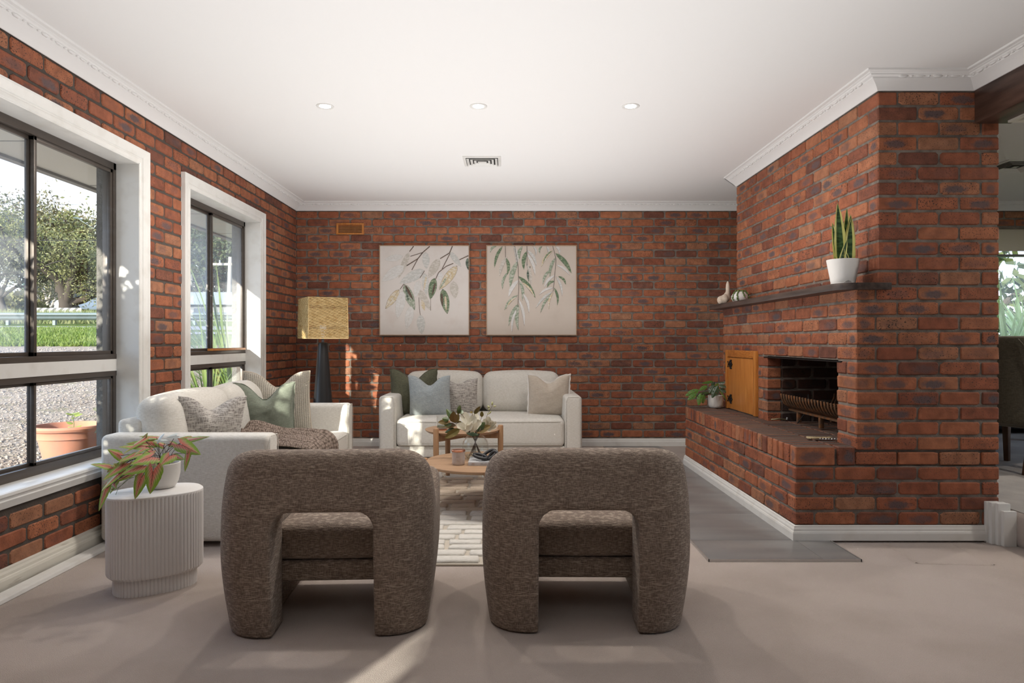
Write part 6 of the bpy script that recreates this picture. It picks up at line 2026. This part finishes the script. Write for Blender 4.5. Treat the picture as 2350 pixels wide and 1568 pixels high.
# small green road sign on a post
M['sign_green'] = mat('sign_green', (.02, .13, .09), .5)
s_ = F / 44.0
gs = empty('green_road_sign', ((56 - VX) / s_, 44, gz(44)), label='small green road sign on a thin post by the trees', cat='road sign')
zc = CH + (HY - 656) / s_ - gz(44)
MB().box((-.02, .01, 0), (.02, .05, zc + .2)).build('post', M['galv'], gs); MB().box((-.14, 0, zc - .16), (.16, .02, zc + .18)).build('board', M['sign_green'], gs)
MB().box((-.10, -.006, zc - .09), (.02, 0, zc - .05)).build('symbol', M['sign_white'], gs); MB().box((-.10, -.006, zc - .09), (-.06, 0, zc + .09)).build('symbol', M['sign_white'], gs)

# parked cars
def car(loc, rz, col, label):
    c = empty('car', loc, rz, label, 'car', 'cars on the far road')
    m = mat('car_paint', col, .25, .6); dk = M.setdefault('car_glass', mat('car_glass', (.05, .06, .07), .1, .8))
    body = [(-2.1, .35), (-2.15, .75), (-1.95, 1.0), (-1.1, 1.08), (-.75, 1.1), (-.2, 1.58), (1.3, 1.62), (1.95, 1.15), (2.15, .95), (2.15, .35)]
    def ext(pts, hw, top=0.0): 
        v = [(x, -hw + (.16 if z > 1.2 else 0), z) for x, z in pts] + [(x, hw - (.16 if z > 1.2 else 0), z) for x, z in pts]; n = len(pts)
        return v, [tuple(range(n)), tuple(range(2 * n - 1, n - 1, -1))] + [(i, i + n, (i + 1) % n + n, (i + 1) % n) for i in range(n)]
    MB().add(*ext(body, .86)).build('body', m, c, bevel=.03)
    for pts in ([(-.62, 1.14), (-.2, 1.50), (.45, 1.53), (.45, 1.12)], [(.52, 1.12), (.52, 1.53), (1.25, 1.53), (1.65, 1.13)]):
        MB().add([(x, -.80 if z < 1.2 else -.735, z) for x, z in pts] + [(x, .80 if z < 1.2 else .735, z) for x, z in pts], [(0, 1, 2, 3), (7, 6, 5, 4)]).build('side_window', dk, c)
    MB().add([(-.78, -.70, 1.13), (-.78, .70, 1.13), (-.27, .62, 1.55), (-.27, -.62, 1.55)], [(0, 1, 2, 3)]).build('windscreen', dk, c)
    MB().add([(1.96, -.70, 1.17), (1.96, .70, 1.17), (1.38, .62, 1.58), (1.38, -.62, 1.58)], [(0, 1, 2, 3)]).build('rear_window', dk, c)
    for x in (-1.35, 1.35):
        for y in (-.80, .80):
            v, f = lathe([(0, -.11), (.33, -.11), (.34, .11), (0, .11)], 20); MB().add(xf(v, (x, y, .34), (PI / 2, 0, 0)), f).build('wheel', M['black_rubber'], c)
    for y in (-.62, .62): MB().box((-2.17, y - .15, .68), (-2.1, y + .15, .80)).build('headlight', M['sign_white'], c)
s_ = F / 52
car(((193 - VX) / s_, 52, CH + (HY - 722) / s_), math.radians(70), (.50, .51, .53), 'silver-white car on the far road, left of the other one')
s_ = F / 62
car(((226 - VX) / s_, 62, CH + (HY - 716) / s_), math.radians(66), (.42, .43, .45), 'second pale car further off, partly behind the window column')

# ---------------- trees
def tree(name, base, h, spread, trunk_r, bark, leafm, label, nleaf=5200, lsize=.11, seed=1, levels=4, lean=(0, 0), first=.3, crown=None, sparse=0.0, cat='tree', zs=.75):
    r = np.random.RandomState(seed)
    t = empty(name, base, 0, label, cat)
    mb = MB(); tips = []
    def grow(p, d, L_, rad, lev):
        pts = [p]; q = p; dd = d
        for i in range(4):
            dd = (dd + Vector(r.normal(0, .16, 3)) + Vector((0, 0, .05))).normalized()
            q = q + dd * L_ / 4; pts.append(q)
        mb.tube(pts, [rad * (1 - .12 * i) for i in range(5)], 6 if lev < 2 else 4, cap=False)
        if lev >= 2: tips.extend([pts[2], pts[3]])
        if lev >= levels: tips.append(q); return
        k = 3 + (lev == 0) + (r.rand() < .5)
        for i in range(k):
            a = 2 * PI * (i + r.rand() * .6) / k
            o = Vector((math.cos(a), math.sin(a), r.uniform(-.05, .5))).normalized()
            nd = (dd * .55 + o * spread).normalized()
            st = pts[2 + (i % 3)]
            grow(st, nd, L_ * r.uniform(.62, .82), rad * .55, lev + 1)
    grow(Vector((0, 0, -.3)), Vector((lean[0], lean[1], 1)).normalized(), h * first, trunk_r, 0)
    mb.build('branches', bark, t, smooth=True)
    T = np.array([list(p) for p in tips])
    if len(T):
        zmax = T[:, 2].max(); sc = h / zmax if zmax > 0 else 1
        t.scale = (sc * 1.0, sc * 1.0, sc)
        idx = r.randint(0, len(T), nleaf)
        c = T[idx] + r.normal(0, h * .035, (nleaf, 3))
        a = r.normal(0, 1, (nleaf, 3)); a /= np.linalg.norm(a, axis=1)[:, None]
        b = r.normal(0, 1, (nleaf, 3)); b -= a * (a * b).sum(1)[:, None]; b /= np.linalg.norm(b, axis=1)[:, None]
        s = lsize * (.6 + .8 * r.rand(nleaf))[:, None] / sc
        V = np.stack([c - a * s, c + b * s * .45, c + a * s, c - b * s * .45], 1).reshape(-1, 3)
        f = [(4 * i, 4 * i + 1, 4 * i + 2, 4 * i + 3) for i in range(nleaf)]
        o = link('foliage', mesh('foliage', V, f), leafm, t); o['kind'] = 'stuff'
    return t
M['bark'] = mat('dark_bark', (.055, .045, .038), .95, .2); M['bark_pale'] = mat('pale_gum_bark', (.34, .30, .26), .9)
M['lf_yellow'] = leaf_mat('yellow_green_foliage', (.14, .15, .045), (.23, .22, .095), .6, .35)
M['lf_grey'] = leaf_mat('grey_green_foliage', (.14, .15, .095), (.21, .21, .15), .6, .3)
M['lf_dark'] = leaf_mat('dark_green_foliage', (.045, .065, .025), (.09, .11, .035), .6, .25)
M['lf_rust'] = leaf_mat('rusty_gum_foliage', (.15, .11, .055), (.10, .11, .06), .6, .25)
def at(x, Y): return ((x - VX) * Y / F, Y, gz(Y))
tree('spreading_tree', at(150, 40), 6.1, 1.15, .24, M['bark'], M['lf_yellow'], 'large spreading tree with dark branches and yellow-green leaves beyond the road', 15000, .075, 5, 4, first=.24)
tree('bare_grey_tree', at(95, 45), 5.6, 1.0, .10, M['bark_pale'], M['lf_grey'], 'paler grey-leaved tree left of the spreading tree', 9000, .07, 9, 4)
tree('grey_roadside_tree', at(10, 42), 7.4, .9, .14, M['bark'], M['lf_grey'], 'tall grey-green tree seen through the left pane', 9000, .08, 12, 4)
tree('grey_roadside_tree', at(-70, 40), 7.6, .95, .15, M['bark'], M['lf_grey'], 'grey-green tree at the left edge of the view', 8000, .09, 14, 4)
tree('tall_gum_tree', at(158, 56), 10.6, .7, .22, M['bark'], M['lf_rust'], 'tall rusty-crowned gum tree rising behind the spreading tree', 6500, .17, 21, 4)
tree('background_tree', at(225, 58), 9.0, .9, .2, M['bark'], M['lf_yellow'], 'yellow-green tree at the right behind the cars', 6500, .17, 23, 4)
tree('pale_trunk_tree', at(118, 50), 4.6, .7, .10, M['bark_pale'], M['lf_yellow'], 'small white-trunked tree beside the large trunk', 1500, .10, 31, 3)
tree('background_tree', at(60, 60), 9.2, .9, .2, M['bark'], M['lf_yellow'], 'yellow-green tree far behind the left pane', 6500, .18, 25, 4)
tree('distant_gum_tree', at(470, 62), 10.4, .8, .25, M['bark'], M['lf_dark'], 'dark distant gum tree seen in the far left window, left pane', 5500, .20, 41, 4)
tree('distant_gum_tree', at(505, 58), 9.6, .8, .25, M['bark'], M['lf_dark'], 'dark distant gum tree seen in the far left window, right pane', 5500, .20, 43, 4)
def shrub(name, base, rx, ry, rz, m, label, n=2500, ls=.12, seed=1, stems=5):
    r = np.random.RandomState(seed); t = empty(name, base, 0, label, 'shrub')
    d = r.normal(0, 1, (n, 3)); d /= np.linalg.norm(d, axis=1)[:, None]; d[:, 2] = np.abs(d[:, 2])
    rad = (.55 + .45 * r.rand(n) ** .5)[:, None]
    lump = (1 + .18 * np.sin(d[:, 0] * 7 + seed) * np.cos(d[:, 1] * 6))[:, None]
    c = d * rad * lump * np.array([rx, ry, rz])
    a = r.normal(0, 1, (n, 3)); a /= np.linalg.norm(a, axis=1)[:, None]
    b = np.cross(a, r.normal(0, 1, (n, 3))); b /= np.linalg.norm(b, axis=1)[:, None]
    s = ls * (.6 + .8 * r.rand(n))[:, None]
    V = np.stack([c - a * s, c + b * s * .5, c + a * s, c - b * s * .5], 1).reshape(-1, 3)
    o = link('foliage', mesh('foliage', V, [(4 * i, 4 * i + 1, 4 * i + 2, 4 * i + 3) for i in range(n)]), m, t); o['kind'] = 'stuff'
    mb = MB()
    for i in range(stems):
        a_ = 6.28 * i / stems; mb.tube([(0, 0, -.2), (rx * .3 * math.cos(a_), ry * .3 * math.sin(a_), rz * .4), (rx * .6 * math.cos(a_), ry * .6 * math.sin(a_), rz * .8)], [.05 * rz, .035 * rz, .01], 5)
    mb.build('stems', M['bark'], t)
for i, (x, Y, rx, rz, m) in enumerate(((-60, 46, 3, 2.0, 'lf_yellow'), (20, 44, 2.6, 1.7, 'lf_yellow'), (75, 52, 3, 2.4, 'lf_dark'), (120, 64, 4, 3.4, 'lf_dark'), (190, 66, 4, 3.2, 'lf_dark'), (250, 60, 4, 3.4, 'lf_yellow'), (430, 60, 5, 5.0, 'lf_grey'), (510, 62, 5, 5.4, 'lf_grey'), (580, 58, 5, 4.6, 'lf_grey'))):
    b = at(x, Y); shrub('roadside_bush', b, rx, 1.6, rz, M[m], ['rounded bush at the far left beyond the guard rail', 'pale bush in front of the left grey tree', 'dark bush left of the big trunk', 'dark bush behind the big tree', 'dark bush behind the white car', 'yellow-green bush behind the second car', 'hazy grey bush low in the far left window, left pane', 'hazy grey bush low in the far left window, middle', 'hazy grey bush at the right of the far left window'][i], 2600, .16, 50 + i)
# street light, wires, power pole
s_ = F / 34
sl = empty('street_light', at(268, 34), label='street light arm with pale lamp head against the trees', cat='street light')
B = Vector(sl.location)
MB().tube([(0, 0, -.2), (0, 0, 6.2)], .07, 8).build('pole', M['galv'], sl)
hd = P(178, 501, 34) - B; el = P(215, 525, 34) - B
MB().tube([(0, 0, 6.2), tuple(el), tuple(hd)], .018, 6).build('arm', M['galv'], sl); MB().tube([tuple(hd - Vector((.22, 0, -.02))), tuple(hd), tuple(hd + Vector((.25, 0, -.07)))], [.02, .045, .03], 8).build('lamp_head', M['galv'], sl)
for k, (y0_, y1_, Y, lab) in enumerate(((546, 549, 30, 'dark overhead wire crossing in front of the trees'), (461, 470, 36, 'thin upper overhead wire against the sky'))):
    a = P(-300, y0_, Y); b = P(620, y1_, Y + 4)
    o = MB().tube([a, a * .66 + b * .34 - Vector((0, 0, .1)), a * .33 + b * .67 - Vector((0, 0, .1)), b], .014, 4).build('overhead_wire', M['black_rubber']); tag(o, lab, 'wire')
pp = empty('power_pole', at(524, 40), label='pale timber power pole with crossarm in the far left window', cat='power pole')
zt_ = CH + (HY - 590) * 40 / F - gz(40)
MB().tube([(0, 0, -.3), (.12, 0, zt_)], [.16, .12], 8).build('pole', M['bark_pale'], pp); MB().box((-1.1, -.06, zt_ - .5), (1.2, .06, zt_ - .36)).build('crossarm', M['bark_pale'], pp)
for x in (-1, -.5, .5, 1.05): MB().tube([(x, 0, zt_ - .36), (x, 0, zt_ - .18)], .05, 6).build('insulator', M['sign_white'], pp)
# neighbour's shed roof in window 2
hs_ = empty('neighbour_house', at(500, 34), label='pale low roofed building behind the spiky plants in the far left window', cat='building')
M['roofm'] = mat('pale_metal_roof', (.20, .21, .22), .6)
z0_ = CH + (HY - 700) * 34 / F - gz(34)
M['cladding'] = mat('grey_cladding', (.16, .165, .17), .7)
MB().box((-2.4, 0, 0), (1.8, 3, z0_)).build('wall', M['cladding'], hs_)
MB().add([(-2.7, -.3, z0_), (2.1, -.3, z0_), (2.1, 3.3, z0_), (-2.7, 3.3, z0_), (-2.2, 1.5, z0_ + .75), (1.6, 1.5, z0_ + .75)], [(0, 1, 5, 4), (1, 2, 5), (2, 3, 4, 5), (3, 0, 4), (0, 3, 2, 1)]).build('roof', M['roofm'], hs_)
MB().box((-1.2, -.02, z0_ * .4), (-.3, .02, z0_ * .8)).build('window', M['car_glass'], hs_)
# terracotta pot outside
po = empty('terracotta_pot', (-3.36, 5.20, gz(5.2) - .02), label='large terracotta planter on the gravel outside the near window', cat='plant pot')
v, f = lathe([(0, 0), (.155, 0), (.165, .02), (.205, .20), (.212, .215), (.224, .218), (.226, .262), (.232, .270), (.250, .278), (.258, .295), (.252, .310), (.232, .312), (.224, .300), (.220, .262), (0, .255)], 56)
link('pot', mesh('pot', v, f, True, 35), M['terracotta'], po)
v, f = lathe([(.2215, .256), (.1, .264), (0, .266)], 24); link('soil', mesh('soil', v, f, True), M['soil'], po)
sd_ = empty('seedling', (-3.32, 5.18, gz(5.2) + .24), label='small yellow-green seedling growing in the terracotta planter', cat='plant')
M['seed'] = leaf_mat('yellow_green_leaf', (.32, .36, .06), (.20, .30, .05), .5, .4)
MB().tube([(0, 0, -.01), (.005, 0, .06), (-.008, 0, .13)], .003, 5).build('stem', M['stem_green'], sd_)
for (z, a, l) in ((.12, .3, .06), (.125, 2.2, .055), (.13, 4.0, .05), (.10, 5.2, .06), (.13, 1.2, .05), (.03, 0.1, .06), (.02, 2.9, .05), (.06, 3.6, .045), (.02, 5.8, .07)):
    add_leaf(sd_, M['seed'], None, sd_.location + Vector((0, 0, z)), sd_.location + Vector((l * math.cos(a), l * math.sin(a), z + .02)), .018, Vector((.1, -.5, 1)), 'ellipse')
# timber edging below the window and a strappy plant
o = MB().box((-3.10, 2.0, .1), (-2.98, 9.0, .235)).build('garden_edging', mat('weathered_timber', (.33, .23, .15), .9)); tag(o, 'weathered timber garden edging on the gravel under the near window', 'garden edging')
def strappy(name, base, n, L0, L1, w, m, label, seed, up=1.1, flip=True):
    r = random.Random(seed); t = empty(name, base, 0, label, 'plant')
    for i in range(n):
        a = r.uniform(0, 2 * PI)
        if flip and base[0] < 0 and math.cos(a) > .1: a = PI - a
        L_ = r.uniform(L0, L1); tilt = r.uniform(.1, up)
        d = Vector((math.cos(a), math.sin(a), 0)); p = d * .03; v = []; s = Vector((-d.y, d.x, 0)); K = 8; ang = tilt * .5; z = 0; q = Vector(p)
        for k in range(K + 1):
            ww = w * (1 - (k / K) ** 1.6) * (.6 + .4 * min(1, k * .6)); v += [q - s * ww, q + s * ww + Vector((0, 0, 0)), ]
            step = L_ / K; q = q + (d * math.sin(ang) + Vector((0, 0, 1)) * math.cos(ang)) * step; ang += tilt * .22
        f = [(2 * k, 2 * k + 1, 2 * k + 3, 2 * k + 2) for k in range(K)]
        MB().add(v, f).build('leaf', m, t, smooth=True)
    return t
M['strap'] = leaf_mat('strap_leaf', (.12, .19, .05), (.26, .32, .11), .45, .3); M['strap_b'] = leaf_mat('blue_green_strap_leaf', (.10, .14, .115), (.14, .18, .15), .5, .1)
strappy('spiky_plant', (-3.00, 7.45, .30), 60, .9, 1.75, .018, M['strap'], 'tall spiky strap-leaved plant outside the far left window', 3)
strappy('spiky_plant', (-2.90, 6.60, .25), 40, .7, 1.45, .016, M['strap'], 'spiky strap-leaved plant close to the glass of the far left window', 4)
strappy('spiky_plant', (-3.45, 8.3, .40), 50, 1.0, 1.9, .020, M['strap'], 'spiky strap-leaved plant further along the wall outside', 5)
shrub('upright_shrub', (-2.80, 5.00, .15), .13, .30, 2.1, M['lf_grey'], 'slim upright shrub against the outer wall between the two left windows', 900, .05, 81, 3)  # added to keep sun off the far wall beside the lamp
shrub('upright_shrub', (-3.20, 2.50, .12), .28, .34, 2.3, M['lf_grey'], 'taller leafy shrub outside, just before the near left window', 3200, .05, 82, 3)  # unseen, added to keep sun off the window reveal
shrub('low_shrub', (-3.25, 1.55, .12), .30, .60, 1.75, M['lf_grey'], 'lower leafy shrub outside beside the taller one', 2600, .05, 83, 4)  # unseen, added to keep sun off the near sofa arm
strappy('agave_plant', (-3.02, 4.10, .10), 22, .25, .42, .012, M['strap_b'], 'blue-green spiky plant at the bottom left outside the near window', 6, 1.5)
# overhanging branches that dapple the sun (out of frame to the left)
tree('overhanging_gum', (-5.6, -8.0, gz(-8)), 5.0, .9, .12, M['bark'], M['lf_dark'], 'gum tree beside the drive, out of view, that dapples the sun', 900, .085, 71, 4)
# garden behind the dining window
M['palm'] = leaf_mat('bright_palm_leaf', (.26, .38, .09), (.55, .62, .30), .45, .35)
strappy('yucca_plant', (6.35, 8.6, .75), 60, .9, 1.5, .030, M['palm'], 'bright green spiky yucca outside the dining room window', 8, 1.5)
strappy('yucca_plant', (7.2, 9.4, .9), 50, .9, 1.5, .030, M['palm'], 'second green yucca behind the first outside the dining window', 9, 1.5)
shrub('garden_hedge', (7.0, 12.4, 0), 4.5, 1.2, 3.0, M['lf_dark'], 'dark hedge at the end of the back garden', 5000, .11, 61)
bf = empty('balustrade', (6.0, 8.15, .05), label='low white railing just outside the dining window', cat='railing')
MB().box((-.9, -.03, 1.02), (1.6, .03, 1.06)).build('rail', M['sign_white'], bf)
for i in range(17): MB().box((-.88 + .15 * i, -.012, .0), (-.855 + .15 * i, .012, 1.02)).build('baluster', M['galv'], bf)
